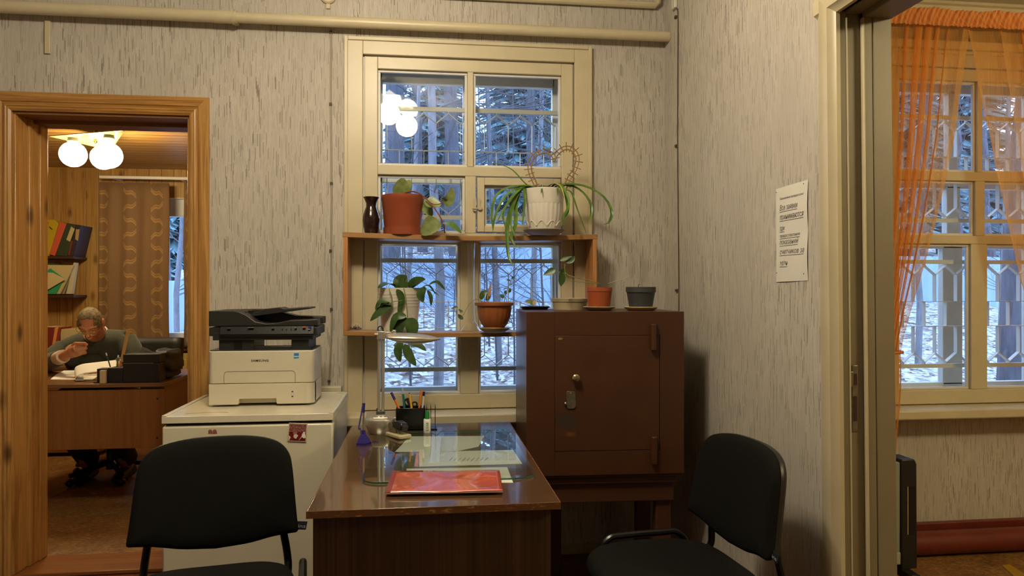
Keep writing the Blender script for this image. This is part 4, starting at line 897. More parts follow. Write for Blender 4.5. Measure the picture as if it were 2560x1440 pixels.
t = thing('planter_bowl', 'low cream planter bowl of soil behind the orange pot', 'planter', c)
b = MB(); b.lathe([(0, 0), (.070, 0), (.076, .030), (.074, .032), (.079, .034), (.082, .048), (.079, .049), (.074, .04), (0, .038)], c, 40); b.build('bowl', mat('cream_bowl', '#bdb08d', .45), t)
b = MB(); b.lathe([(0, .046), (.04, .047), (.077, .044)], c, 24); b.build('soil', m_soil, t)
c = on_safe(1337, 3.10)
t = thing('seedling_tray', 'shallow black dish with a tiny two-leaf seedling on the safe', 'dish', c)
b = MB(); b.lathe([(0, 0), (.055, 0), (.066, .013), (.064, .014), (.05, .006), (0, .006)], c, 32); b.build('dish', m_blackg, t)
b = MB(); b.lathe([(0, .010), (.054, .008)], c, 20); b.build('soil', m_soil, t)
b = MB(); b.tube([c + V((-.006, 0, .008)), c + V((-.008, 0, .022))], .0015, 5); b.build('stem', m_stem, t)
b = MB(); b.leaf([c + V((-.008, 0, .020)), c + V((-.022, -.004, .034)), c + V((-.045, -.006, .036))], .022, (.2, -1, .5)); b.build('green_leaf', m_leafpale, t)
b = MB(); b.leaf([c + V((-.008, 0, .020)), c + V((-.002, -.004, .032)), c + V((.008, -.006, .038))], .016, (-.2, -1, .5)); b.build('pale_leaf', mat('tan_leaf', '#b39a6a', .5), t)
# ================================================================ writing desk by the window
TX0, TX1, TY0, TY1, TZ = -.277, .333, 1.715, 2.775, .75
def lam(name, c1, c2, c3, axis, rough, coat):
    k = NT(name); k.set(rough, coat=coat, coatr=.06); s_ = {'Z': (130, 130, .8), 'X': (.8, 130, 130)}[axis]
    a = k.noise(k.scale(*s_), 1, 4, .7); b_ = k.noise(k.scale(*[q * .25 for q in s_]), 1, 2)
    k.col(k.mix(k.step(b_, .35, .65), k.ramp(a, [(.3, c1), (.7, c2)]), k.ramp(a, [(.3, c1), (.7, c3)]))); return k.mat
m_desktop = lam('lacquered_brown_desktop', '#483220', '#654a2e', '#573d26', 'X', .16, 1.0); m_deskfront = lam('striped_brown_laminate', '#34230f', '#573d24', '#46301b', 'Z', .45, .0)
kE = NT('chipped_edge_veneer'); kE.set(.45); kE.col(kE.ramp(kE.noise(kE.scale(60, 60, 240), 1, 4, .6), [(.5, '#66401f'), (.62, '#7a4f28'), (.68, '#b08a58')])); m_edge = kE.mat
t = thing('writing_desk', 'brown laminate writing desk with its short end facing the room', 'desk', ((TX0 + TX1) / 2, 2.24, 0))
b = MB(); b.box(TX0 + .002, TX1 - .002, TY0 + .002, TY1, TZ - .017, TZ); b.build('desktop', m_desktop, t, bevel=.001)
b = MB(); b.box(TX0, TX1, TY0, TY0 + .002, TZ - .0175, TZ - .0005).box(TX0, TX0 + .002, TY0 + .002, TY1, TZ - .0175, TZ - .0005).box(TX1 - .002, TX1, TY0 + .002, TY1, TZ - .0175, TZ - .0005); b.build('edge_band', m_edge, t)
b = MB(); b.box(TX0 + .013, TX1 - .022, TY0 + .02, TY0 + .038, .03, TZ - .017); b.build('end_panel', m_deskfront, t, bevel=.001)
b = MB(); b.box(TX0 + .013, TX1 - .022, TY1 - .05, TY1 - .032, .03, TZ - .017); b.build('end_panel', m_deskfront, t, bevel=.001)
b = MB(); b.box(TX0 + .25, TX0 + .266, TY0 + .038, TY1 - .05, .30, TZ - .017); b.build('modesty_panel', m_deskfront, t)
for y in (TY0 + .024, TY1 - .046):
    for x in (TX0 + .05, TX1 - .06):
        b = MB(); b.lathe([(.014, 0), (.014, .031)], (x, y + .005, 0), 12); b.build('foot', m_black, t)
# -- glass sheet with papers under it
gl = [PZ(897, 1213, TZ), PZ(1355, 1211, TZ), PZ(1291, 1077, TZ), PZ(948, 1079, TZ)]
gx0, gx1 = gl[0].x + .004, gl[1].x - .004; gy0 = gl[0].y; gy1 = gl[2].y
poly = []
for (cx, cy, a0, r) in ((gx0 + .055, gy0 + .055, 180, .055), (gx1 - .055, gy0 + .055, 270, .055), (gx1 - .02, gy1 - .02, 0, .02), (gx0 + .02, gy1 - .02, 90, .02)):
    for k in range(9): a = rad(a0 + 90 * k / 8); poly.append((cx + r * math.cos(a), cy + r * math.sin(a)))
GZ = TZ + .0012
t = thing('desk_glass', 'clear glass sheet with rounded corners covering the desk top', 'glass sheet', ((gx0 + gx1) / 2, (gy0 + gy1) / 2, GZ))
b = MB(); n = len(poly); b.add([(x, y, GZ + .005) for x, y in poly], [tuple(range(n))]); b.build('top_face', glass('desk_glass_top', (.88, .95, .92), 2.3), t, flat=True)
b = MB(); b.add([(x, y, GZ + h) for h in (0, .005) for x, y in poly], [(i, (i + 1) % n, n + (i + 1) % n, n + i) for i in range(n)]); b.build('ground_edge', mat('green_glass_edge', '#3f6a58', .15, spec=.8), t)
TG2 = GZ + .005
def sheet_px(name, label, cat, pts, m, z, th=.0004, rough=None):
    P = [PZ(x, y, z) for x, y in pts]; b = MB(); b.prism([(p.x, p.y) for p in P], lambda u, v, w_: (u, v, w_), z, z + th); return tag(b.build(name, m, flat=True), label, cat)
m_doc = mat('typed_document', '#cdccc0', .7)
doc = {}
for i, (nm, lb, pts) in enumerate((('paper', 'pale sheet under the desk glass nearest the window sill', [(987, 1130), (1005, 1112), (1022, 1091), (1211, 1090), (1196, 1117), (1140, 1129)]), ('paper', 'document with handwritten lines in the middle under the desk glass', [(1048, 1167), (1047, 1130), (1283, 1125), (1306, 1160)]), ('paper', 'white sheet under the desk glass half covered by the red folder', [(1022, 1208), (1016, 1172), (1268, 1168), (1283, 1207)]))):
    doc[i] = sheet_px(nm, lb, 'paper', pts, m_doc, TZ + .0003)
b = MB()
for k in range(9):
    p, q = PZ(1120 + k * 11, 1156, TZ), PZ(1134 + k * 11, 1142, TZ); b.obox(((p.x + q.x) / 2, (p.y + q.y) / 2, TZ + .0009), (q - p) * .28, (.0009, 0, 0), (0, 0, .0001))
bb = b; bb.build('handwriting', m_ink, doc[1], flat=True)
m_orn = mat('orange_card', '#c8763f', .6)
tag(sheet_px('card', 'narrow orange card strip under the desk glass beside the document', 'card', [(1036, 1166), (1040, 1132), (1046, 1132), (1046, 1167)], m_orn, TZ + .0003), 'narrow orange card strip under the desk glass beside the document', 'card')
# -- red folder
fz = TG2 + .0006
P = [PZ(x, y, fz) for x, y in ((963, 1236), (1257, 1231), (1249, 1179), (981, 1181))]
t = thing('folder', 'glossy red plastic folder lying across the edge of the desk glass', 'folder', (P[0].x, P[0].y, fz))
def folder_m():
    k = NT('glossy_red_film'); k.set(.12, spec=1.0, coat=1.0, coatr=.04); nz = k.noise(k.scale(9, 9, 9), 1, 3, .6)
    k.col(k.mix(k.step(nz, .3, .7), lin('#c25640'), lin('#ca6048'))); k.bump(k.noise(k.scale(11, 16, 11), 1, 1, .4, .6), .45, .006); return k.mat
b = MB(); b.prism([(p.x, p.y) for p in P], lambda u, v, w_: (u, v, w_), fz, fz + .003); b.build('inner_pages', mat('page_edges', '#c9a58e', .7), t)
def fs(u, v): a = P[0].lerp(P[1], u); c_ = P[3].lerp(P[2], u); q = a.lerp(c_, v); return (q.x, q.y, fz + .0042 + .0012 * math.sin(u * 9) * math.sin(v * 6 + u * 3))
b = MB(); b.sheet(fs, 24, 12); b.build('cover', folder_m(), t, solid=.0008)
b = MB(); b.sheet(lambda u, v: tuple(V(fs(u * .045, v)) + V((0, 0, .0009))), 2, 8); b.build('spine_strip', mat('dark_red_spine', '#7e2c20', .25), t)
# -- desk lamp
m_lampm = mat('lamp_satin_metal', '#d2ccbe', .34, metal=.85); m_lampd = mat('lamp_dark_joint', '#3b3a38', .4)
D6 = 2.62
q0 = PZ(948, 1087, TZ); c = V((q0.x, q0.y + .03, TZ))
t = thing('desk_lamp', 'silver desk lamp with bowl shaped foot and flat leaf shaped head', 'lamp', c)
b = MB(); b.lathe([(0, 0), (.036, 0), (.040, .006), (.048, .022), (.053, .036), (.054, .050), (.053, .053), (.045, .052), (.036, .044), (0, .042)], c, 36, sx=1.0, sy=.9); bs = b.build('base', m_lampm, t)
b = MB(); pl = [(-.058, .052), (.058, .052), (.066, .040), (.052, -.01), (-.052, -.01), (-.066, .040)]
b.prism([(-.052, .030), (.060, .030), (.058, .076), (-.050, .076)], lambda u, v, w_: (c.x + u - .002, c.y + v, c.z + w_ + (v - .03) * .35), .038, .050); b.prism([(-.046, .034), (.050, .034), (.050, .066), (-.046, .066)], lambda u, v, w_: (c.x + u, c.y + v, c.z + w_), 0, .04); b.build('rear_housing', m_lampm, t, bevel=.002)
j0 = V((c.x + .002, c.y + .06, c.z + .062))
j1 = A(955, 840, 2.64); 
b = MB()
for dx in (-.0095, .0055): b.tube([j0 + V((dx, 0, -.004)), j1 + V((dx, 0, -.006))], .0052 if dx < 0 else .0056, 10)
b.build('arm', m_lampm, t)
b = MB(); b.box(j0.x - .018, j0.x + .014, j0.y - .008, j0.y + .008, j0.z - .012, j0.z + .008); b.tube([j0 + V((-.018, 0, .012)), j0 + V((-.006, 0, .022))], .004, 8); b.build('lower_joint', m_lampd, t, bevel=.002)
b = MB(); b.obox(j1 + V((-.001, 0, .004)), (.013, 0, 0), (0, .012, 0), (0, 0, .014)); b.obox(j1 + V((.022, 0, .003)), (.012, 0, 0), (0, .011, 0), (0, 0, .012)); b.tube([j1 + V((-.028, 0, .006)), j1 + V((-.01, 0, .006))], .006, 10).tube([j1 + V((-.016, 0, -.012)), j1 + V((-.016, 0, .018))], .0035, 8).obox(j1 + V((.045, 0, .012)), (.006, 0, 0), (0, .008, 0), (0, 0, .010)); b.build('upper_joint', m_lampm, t, bevel=.002)
b = MB(); b.tube(smooth([j1 + V((-.012, .012, .006)), j1 + V((-.016, .012, .028)), j1 + V((-.006, .012, .036)), j1 + V((.002, .012, .026)), j1 + V((.003, .012, .010))], 14), .0022, 6); b.tube(smooth([j1 + V((.062, .010, .030)), j1 + V((.078, .010, .012)), j1 + V((.086, .010, .0))], 6), .0018, 6); b.build('cord', m_black, t)
h0 = j1 + V((.016, 0, -.004)); HL = .200
def shade(d):
    return
b = MB(); nU, nV = 20, 14
def shp(u, v):                 # u along the head, v around the outer shell
    wd = .052 * (math.sin(math.pi * min(.985, .17 + u * .83)) ** .55); hh = .020 * (math.sin(math.pi * min(.99, .22 + u * .78)) ** .7); a = math.pi * v
    return (h0.x + HL * u, h0.y + wd * math.cos(a) * 1.0, h0.z - .003 - .006 * u + hh * math.sin(a))
b.sheet(shp, nU, nV); b.sheet(lambda u, v: (lambda p: (p[0], p[1] * .94 + h0.y * .06, p[2] * .0 + (h0.z - .003 - .006 * u) - (.020 * (math.sin(math.pi * min(.99, max(.01, 1 - u))) ** .8)) * math.sin(math.pi * v)))(shp(u, v)), nU, nV)
b.build('shade', m_lampm, t, ang=60, solid=.0012)
# -- pen box
q = PZ(990, 1075, TZ + .004); bx0, by0 = q.x, q.y; bw = .107; bt = .083
t = thing('pen_organizer', 'black square pen organizer behind the hole punch on the desk', 'pen organizer', (bx0 + bw / 2, by0 + .03, TZ))
m_pbox = mat('black_acrylic', '#0e0e0f', .2)
b = MB(); z0_ = TZ; b.box(bx0, bx0 + bw, by0, by0 + .003, z0_, z0_ + bt).box(bx0, bx0 + bw, by0 + .057, by0 + .060, z0_, z0_ + bt).box(bx0, bx0 + .003, by0, by0 + .06, z0_, z0_ + bt).box(bx0 + bw - .003, bx0 + bw, by0, by0 + .06, z0_, z0_ + bt).box(bx0, bx0 + bw + .044, by0, by0 + .06, z0_, z0_ + .005); b.build('box', m_pbox, t, bevel=.001)
for px in (1067, 1077, 1088):
    x = PY(px, 1040, by0).x; b = MB(); b.box(x - .0012, x + .0012, by0 + .002, by0 + .058, z0_ + .004, z0_ + bt + .004); b.build('divider', m_pbox, t)
def pen(name, label, cat, p0, p1, r, parts):
    """stick from its buried lower end p1 to its top p0; parts: (name, t0, t1, mat, rscale)"""
    t_ = thing(name, label, cat, p1)
    for nm, a, c_, mm, rs in parts:
        b = MB(); b.tube([p0.lerp(p1, a), p0.lerp(p1, c_)], r * rs, 8); b.build(nm, mm, t_)
yp = by0 + .03; Dp_ = None
def pt(px, py_, dy=0): return PY(px, py_, yp + dy)
def deep(p, q_): d = (q_ - p); k = (z0_ + .006 - p.z) / d.z; return p + d * k
m_orp = mat('orange_pen_plastic', '#d0761f', .3); m_blue = mat('violet_blue_cap', '#33286e', .3); m_teal = mat('teal_pen_plastic', '#1f6f72', .3); m_yel = mat('yellow_pencil', '#d9a52c', .4)
for nm, lb, a, c_, parts, dy in (('pen', 'orange pen with violet cap leaning left in the organizer', (978, 981), (998, 1022), [('barrel', .2, 1, m_orp, 1), ('cap', 0, .2, m_blue, 1.15)], -.01),
        ('pen', 'teal pen with clear tip standing in the organizer', (1006, 969), (1011, 1020), [('barrel', .16, 1, m_teal, 1), ('tip', 0, .16, mat('clear_pen_tip', '#a9b4b4', .3), .7)], .01),
        ('pencil', 'yellow pencil standing in the middle of the organizer', (1023, 982), (1029, 1020), [('barrel', .03, 1, m_yel, 1), ('tip', 0, .03, m_ink, .6)], -.005),
        ('pen', 'plain orange pen leaning right in the organizer', (1054, 975), (1048, 1020), [('barrel', 0, 1, m_orp, 1)], -.008),
        ('pen', 'white pen with dark blue cap behind the orange pen', (1060, 979), (1056, 1018), [('barrel', .12, 1, m_paperw, 1), ('cap', 0, .12, mat('navy_cap', '#22244a', .3), 1.1)], .006)):
    p0, p1 = pt(*a, dy), pt(*c_, dy); pen(nm, lb, 'pen' if nm == 'pen' else 'pencil', p0, deep(p0, p1), .0042, parts)
p0 = pt(1016, 996, .012); p1 = deep(p0, pt(1028, 1020, .012)); t = thing('scissors', 'dark scissors tucked in the organizer between the teal pen and pencil', 'scissors', p1)
b = MB(); b.obox((p0 + p1) / 2, (p1 - p0) / 2, (.004, 0, .003), (0, .001, 0)); b.build('blade', mat('dark_steel', '#4a4c50', .3, metal=.8), t)
b = MB(); c_ = pt(1019, 1010, .012); b.tube([(c_.x + .011 * math.cos(a), c_.y, c_.z + .007 + .013 * math.sin(a)) for a in [k * .449 for k in range(14)]], .003, 6, closed=True); b.tube([(c_.x + .026 + .009 * math.cos(a), c_.y + .004, c_.z - .002 + .008 * math.sin(a)) for a in [k * .449 for k in range(14)]], .003, 6, closed=True); b.build('handle', m_black, t)
# -- glue stick
q = PZ(1068, 1081, TG2); c = V((q.x, q.y, TG2))
t = thing('glue_stick', 'white glue tube with green cap standing on the desk glass', 'glue', c)
b = MB(); b.lathe([(0, 0), (.0125, 0), (.0130, .002), (.0130, .046), (.0115, .049), (0, .049)], c, 24); b.build('tube', m_paperw, t)
b = MB(); b.lathe([(0, .047), (.0085, .047), (.0085, .066), (.0060, .078), (0, .079)], c, 20); b.build('cap', mat('green_cap', '#1d7a3a', .35), t)
text('label_print', 'ESSE', .0125, mat('green_print', '#3f6a45', .6), (c.x + .0045, c.y - .0134, c.z + .024), (0, 0, 1), (-1, 0, 0), t, lift=.0005, width=.032)
# -- hole punch
q = PZ(996, 1092, TG2); c = V((q.x, q.y, TG2)); ra = rad(-52)
t = thing('hole_punch', 'old hole punch with beige foot and black lever on the desk glass', 'hole punch', c, ra); t.scale = (1.2, 1.2, 1.1)
b = MB(); b.prism([(-.040, -.018), (.034, -.024), (.040, -.016), (.040, .018), (-.036, .020), (-.042, .012)], lambda u, v, w_: (u, v, w_), 0, .012); b.build('foot', mat('beige_metal', '#b6a987', .4), t, local=True, bevel=.003)
b = MB(); b.box(-.030, .000, -.012, .012, .012, .034); b.tube([(-.022, -.014, .034), (-.022, .014, .034)], .012, 14); b.box(.006, .016, -.010, -.004, .012, .026); b.build('bracket', mat('grey_metal_bracket', '#7d7563', .35, metal=.6), t, local=True, bevel=.002)
b = MB(); b.prism([(-.026, .030), (-.018, .048), (.010, .052), (.030, .046), (.034, .036), (.030, .022), (.006, .024), (-.010, .030)], lambda u, v, w_: (u, w_, v), -.013, .013); b.build('lever', m_blackg, t, local=True, bevel=.004)
# -- desk pen on a foot
q = PZ(908, 1110, TZ); c = V((q.x, q.y, TZ)); m_violet = mat('violet_blue_plastic', '#2b2470', .3)
t = thing('desk_pen', 'violet blue desk pen standing in its foot at the desk edge', 'pen', c)
b = MB(); b.lathe([(0, 0), (.026, 0), (.026, .006), (.018, .020), (.009, .034), (.0075, .046), (.005, .047), (0, .036)], c, 5); b.build('foot', m_violet, t, ang=20)
ptop = A(909, 1008, 2.40); pb = c + V((.001, 0, .034))
b = MB(); b.tube([pb, pb.lerp(ptop, .72)], .0034, 8); b.build('barrel', m_steel, t)
b = MB(); b.tube([pb.lerp(ptop, .70), ptop], [.0042, .0055], 8); b.build('pen_cap', m_violet, t)
b = MB(); b.tube(smooth([ptop + V((-.002, -.003, -.004)), ptop + V((-.010, -.004, -.05)), ptop + V((-.016, -.004, -.085)), pb + V((-.010, -.004, .02)), pb + V((-.006, -.004, -.004))], 16), .0026, 6); b.build('strap', mat('translucent_violet', '#4b4690', .3), t)
b = MB(); s0 = c + V((.022, -.002, .003)); b.tube([s0 + V((.0018 * k, .004 * math.sin(k * 1.3), .003 + .004 * math.cos(k * 1.3))) for k in range(16)], .0010, 5); b.build('coil', m_violet, t)

# ================================================================ visitor chairs
def make_chair(name, label, loc, rz):
    t = thing(name, label, 'chair', loc, rz)
    tilt = rad(9)
    def back_outline():
        pts = [(0, .162), (.08, .160), (.145, .150), (.185, .132), (.210, .100), (.219, .055), (.226, -.02), (.232, -.085), (.236, -.118), (.232, -.128), (.215, -.131), (.16, -.140), (.09, -.156), (0, -.164)]
        R_ = [V((u, v, 0)) for u, v in pts]; L = smooth(R_, 44); full = L + [V((-p.x, p.y, 0)) for p in reversed(L[1:-1])]
        return [(p.x, p.y) for p in full]
    OL = back_outline(); n = len(OL)
    def cushion(b, rings, place):
        vs = []; fs = []
        for (s_, d) in rings:
            for (u, v) in OL: vs.append(place(u * s_, v * s_, d))
        for i in range(len(rings) - 1):
            for k in range(n): fs.append((i * n + k, i * n + (k + 1) % n, (i + 1) * n + (k + 1) % n, (i + 1) * n + k))
        c0 = len(vs); vs.append(place(0, 0, rings[0][1])); vs.append(place(0, 0, rings[-1][1]))
        for k in range(n): fs.append((c0, (k + 1) % n, k)); fs.append((c0 + 1, (len(rings) - 1) * n + k, (len(rings) - 1) * n + (k + 1) % n))
        b.add(vs, fs)
    def pb_(u, v, d):
        y = .225 + d - .55 * u * u + .0; z = v
        return (u, y + z * math.sin(tilt) + .0, .688 + z * math.cos(tilt))
    b = MB(); cushion(b, [(.3, -.026), (.7, -.026), (.90, -.024), (.97, -.018), (.995, -.010), (1.0, 0), (.995, .008), (.97, .013)], pb_); b.build('backrest', m_fabric, t, local=True, ang=80)
    b = MB(); cushion(b, [(.992, .010), (.995, .018), (.97, .030), (.85, .036), (.5, .038), (.2, .038)], pb_); b.build('back_shell', m_black, t, local=True, ang=60)
    # seat cushion
    b = MB(); vs = []; m_ = 48
    def se(a, s_):
        ca_, sa_ = math.cos(a), math.sin(a); e = .52; u = .235 * math.copysign(abs(ca_) ** e, ca_); v = .226 * math.copysign(abs(sa_) ** e, sa_)
        u *= 1 - .10 * max(0, v / .226) ; return u * s_, v * s_
    rings = [(.95, .432), (1.0, .440), (1.01, .452), (.985, .466), (.93, .473), (.8, .476), (.5, .474), (.2, .473)]
    for (s_, z) in rings:
        for k in range(m_):
            u, v = se(2 * math.pi * k / m_, s_); vs.append((u, v - .01, z - .012 * max(0, -v / .226) ** 3 + .008 * (abs(u) / .235) ** 2))
    fs = [(i * m_ + k, i * m_ + (k + 1) % m_, (i + 1) * m_ + (k + 1) % m_, (i + 1) * m_ + k) for i in range(len(rings) - 1) for k in range(m_)]
    fs += [tuple(range(m_ - 1, -1, -1)), tuple((len(rings) - 1) * m_ + k for k in range(m_))]; b.add(vs, fs); b.build('seat', m_fabric, t, local=True, ang=80)
    b = MB(); b.box(-.19, .19, -.18, .17, .418, .433); b.build('seat_pan', m_black, t, local=True, bevel=.006)
    for s_ in (-1, 1):
        b = MB(); b.tube(smooth([V((s_ * .205, .10, .425)), V((s_ * .205, .19, .425)), V((s_ * .205, .232, .445)), V((s_ * .200, .236, .49)), V((s_ * .190, .228, .55)), V((s_ * .180, .230, .60)), V((s_ * .170, .236, .64))], 22), .0115, 10, flat=1.0); b.build('back_support', m_blksteel, t, local=True)
        x = s_ * .250
        b = MB(); b.tube(smooth([V((x, -.225, .012)), V((x, -.185, .25)), V((x, -.150, .42)), V((x, -.115, .478)), V((x, -.06, .486)), V((x, .07, .486)), V((x, .135, .480)), V((x, .175, .42)), V((x, .205, .25)), V((x, .240, .012))], 48), .0115, 10); b.build('side_frame', m_blksteel, t, local=True)
        for y in (-.225, .240):
            b = MB(); b.lathe([(.014, 0), (.015, .025), (.012, .03)], (x, y, 0), 12); b.build('foot', m_black, t, local=True)
    b = MB(); b.tube([(-.25, -.10, .424), (.25, -.10, .424)], .010, 10).tube([(-.25, .12, .424), (.25, .12, .424)], .010, 10); b.build('crossbar', m_blksteel, t, local=True)
    tg = MB(); y0_ = .225 - .55 * .235 ** 2 + .006; tg.prism([(.228, -.100), (.263, -.104), (.258, -.128), (.226, -.124)], lambda u, v, w_: (u, y0_ + w_ + v * math.sin(tilt), .688 + v * math.cos(tilt)), -.0008, .0008); tgo = tg.build('brand_tag', mat('navy_label', '#15152a', .7), t, local=True, flat=True)
    text('tag_lettering', 'ins', .016, mat('label_white', '#c9c5b8', .7), (.2455, y0_ - .0208, .688 - .1185), (1, 0, -.12), (.0, 0, 1), tgo, shear=.1, lift=.0006, width=.022, local=True)
    return t
make_chair('visitor_chair', 'black upholstered chair in front of the ivory refrigerator, facing the viewer', (-.576, 1.975, 0), rad(9)).scale = (.98, .98, .98)
make_chair('visitor_chair', 'black upholstered chair turned sideways against the right wall by the safe', (.728, 2.01, 0), rad(-84)).scale = (.97, .97, .97)
# ================================================================ lamps
m_brass = mat('polished_brass', '#c9a24a', .2, metal=1)
def globe_lamp(name, label, c, zc, globes, strength, colr, plate=True):
    """c = (x,y) of the stem; zc = ceiling height; globes = centres"""
    t = thing(name, label, 'lamp', (c[0], c[1], zc))
    b = MB(); b.lathe([(0, 0), (.05, 0), (.045, -.03), (.012, -.04), (.010, -.10), (0, -.10)], (c[0], c[1], zc), 20); b.build('canopy', m_brass if not plate else mat('dark_bronze', '#2a241d', .4), t)
    gz = globes[0][2]; pz_ = gz + .103
    if plate:
        G = [V((x, y, 0)) for x, y, z in globes]; cc = (G[0] + G[1] + G[2]) / 3; P = [cc + (g - cc) * 2.1 for g in G]
        b = MB(); b.prism([(p.x, p.y) for p in P], lambda u, v, w_: (u, v, w_), pz_, pz_ + .006); b.build('glass_plate', mat('greenish_glass_plate', '#6a6b45', .12, spec=.7), t, bevel=.002)
        b = MB(); b.ell((cc.x, cc.y, pz_ - .012), (.014, .014, .016), 12, 8); b.tube([(cc.x, cc.y, pz_), (cc.x, cc.y, zc - .02)], .008, 10); b.build('brass_stem', m_brass, t)
    m_glow = emit('glowing_globe_' + name, colr, strength)
    for g in globes:
        b = MB(); b.ell(g, (.079, .079, .079), 28, 18); b.build('globe', m_glow, t)
        b = MB(); b.lathe([(.030, 0), (.036, -.02), (.028, -.03)], (g[0], g[1], pz_), 18); b.build('holder', mat('lamp_holder', '#4a4436', .4), t)
    return t
g1, g2, g3 = A(183, 386, 4.50), A(272, 389, 4.42), A(258, 394, 4.72)
globe_lamp('ceiling_lamp', 'triangular glass ceiling lamp with three glowing globes in the office', ((g1.x + g2.x) / 2 + .02, 4.78), 2.33, [tuple(g1), tuple(g2), tuple(g3)], LAMP_OFFICE, WARM2)
mx, my = -.26, 1.62
globe_lamp('ceiling_lamp', 'three globe ceiling lamp of the front room, seen only as a window reflection', (mx, my), 2.86, [(mx - .15, my - .07, 2.68), (mx + .13, my - .09, 2.68), (mx + .01, my + .16, 2.68)], LAMP_MAIN, WARM)
globe_lamp('ceiling_lamp', 'three globe ceiling lamp of the side room behind the door frame', (2.75, .75), 2.68, [(2.61, .69, 2.42), (2.87, .67, 2.42), (2.76, .90, 2.42)], LAMP_SIDE, WARM2)

# ================================================================ office behind the left doorway
# -- desk
OX0, OX1, OY0, OY1, OZ = -2.75, -1.435, 4.155, 4.86, .75
m_od = wood('walnut_laminate', '#8c5a2a', '#784a20', 'Z', .6, .4); m_odt = wood('walnut_laminate_top', '#7c5430', '#684627', 'X', .6, .3, coat=.2)
t = thing('office_desk', 'brown veneer office desk with the man sitting behind it', 'desk', (-2.1, 4.5, 0))
b = MB(); b.box(OX0, OX1, OY0, OY1, OZ - .022, OZ); b.build('desktop', m_odt, t, bevel=.003)
b = MB(); b.box(OX0 + .03, OX1 - .012, OY0 + .022, OY0 + .040, .385, OZ - .036); b.build('modesty_panel', m_od, t, bevel=.002)
b = MB(); b.box(OX1 - .045, OX1 - .020, OY0 + .045, OY1 - .06, .0, OZ - .022); b.build('side_panel', wood('walnut_side_laminate', '#8a6244', '#765238', 'Z', .6, .35), t, bevel=.002)
b = MB(); b.box(OX0 + .03, OX0 + .055, OY0 + .045, OY1 - .06, .0, OZ - .022); b.build('side_panel', m_od, t, bevel=.002)
for zz in (.44, .66):
    b = MB(); q = PY(393, 800, OY0 + .02); b.ell((q.x, OY0 + .0215, zz), (.006, .002, .006), 10, 6); b.build('screw_cap', m_black, t)
# -- things on the desk
def osheet(name, label, cat, pts, z, m, th=.0006):
    P = [PZ(x, y, z) for x, y in pts]; b = MB(); b.prism([(p.x, p.y) for p in P], lambda u, v, w_: (u, v, w_), z, z + th); return tag(b.build(name, m, flat=True), label, cat)
osheet('paper', 'loose sheets of paper lying at the front edge of the office desk', 'paper', [(126, 949), (140, 937), (200, 934), (246, 940), (232, 950)], OZ, m_paperw, .002)
osheet('paper', 'flat paper sheet under the curled page on the office desk', 'paper', [(142, 936), (160, 927), (250, 926), (256, 938), (200, 938)], OZ + .003, m_paperw, .002)
osheet('paper', 'small white sheet at the back corner of the office desk', 'paper', [(433, 938), (438, 930), (456, 928)], OZ, m_paperw, .001)
def curl(u, v):                 # a lifted page rolled at its free end
    a = -2.2 + 3.4 * u
    p0, p1 = A(290, 905, 4.22), A(205, 915, 4.10); base = p0.lerp(p1, min(1, u * 1.35))
    r = .034; th = max(0, (u - .62)) / .38 * 3.3
    dx = -math.sin(th) * r * 1.2; dz = (math.cos(th) - 1) * r
    dd = V((.05, -.10, -.045)) * (1 - .0 * u) * v
    return (base.x + dx + dd.x, base.y + dd.y, max(OZ + .006, base.z + dz + dd.z + .012))
b = MB(); b.sheet(curl, 30, 8); tag(b.build('curled_page', m_paperw, solid=.0008, ang=80), 'white page curling up above the papers on the office desk', 'paper')
m_tray = mat('matt_black_tray', '#131211', .5)
q = PZ(281, 949, OZ); q2 = PZ(397, 951, OZ); ty = OY0 + .03
xa, xb_ = PY(281, 930, ty).x, PY(398, 930, ty).x; xm = PY(307, 930, ty).x
zt_ = PY(330, 886, ty).z; zm = PY(330, 908, ty).z; zl = PY(290, 920, ty).z
t = thing('desk_tray', 'black two tier letter tray with pen box at the front of the office desk', 'letter tray', ((xa + xb_) / 2, ty + .1, OZ))
b = MB(); b.box(xm, xb_, ty, ty + .10, OZ, zm - .002); b.build('lower_tray', m_tray, t, bevel=.003)
b = MB(); b.box(xm, xb_, ty + .001, ty + .10, zm, zt_); b.build('upper_tray', m_tray, t, bevel=.003)
b = MB(); b.box(xm + .004, xb_ - .03, ty - .001, ty + .02, zm - .003, zm + .001); b.build('tray_lip', mat('tray_lip_grey', '#5a554c', .4), t)
b = MB(); b.box(xa - .10, xm - .001, ty, ty + .08, OZ, OZ + .006).box(xa - .025, xm - .001, ty, ty + .10, OZ + .006, zl).box(xa - .09, xa - .025, ty + .02, ty + .09, OZ + .006, zl - .006); b.build('pen_box', m_tray, t, bevel=.002)
xs = PY(261, 930, ty).x
b = MB(); b.box(xs - .016, xs + .016, ty - .024, ty - .004, OZ, PY(261, 925, ty).z); tag(b.build('paper_clip_box', mat('cream_card_box', '#c2ab84', .6), bevel=.003), 'small cream box in front of the black pen box', 'box')
zb_ = zl - .012
for nm, lb, a, c_, col, r in (('pen', 'thin dark pen with white end standing before the grey sweater', (265, 882), (276, 918), '#3d4a44', .0035), ('pencil', 'green pencil standing in the black pen box', (296, 888), (292, 918), '#5a6a34', .004), ('pencil', 'orange pencil standing in the black pen box', (300, 898), (303, 918), '#b8743a', .004)):
    p0, p1 = PY(a[0], a[1], ty + .05), PY(c_[0], c_[1], ty + .05); t = thing(nm, lb, 'pen' if nm == 'pen' else 'pencil', p1)
    b = MB(); b.tube([p0.lerp(p1, .2), p1], r, 6); b.build('shaft', mat('shaft_' + col[1:], col, .4), t); b = MB(); b.tube([p0, p0.lerp(p1, .2)], r * 1.1, 6); b.build('end', m_paperw, t)
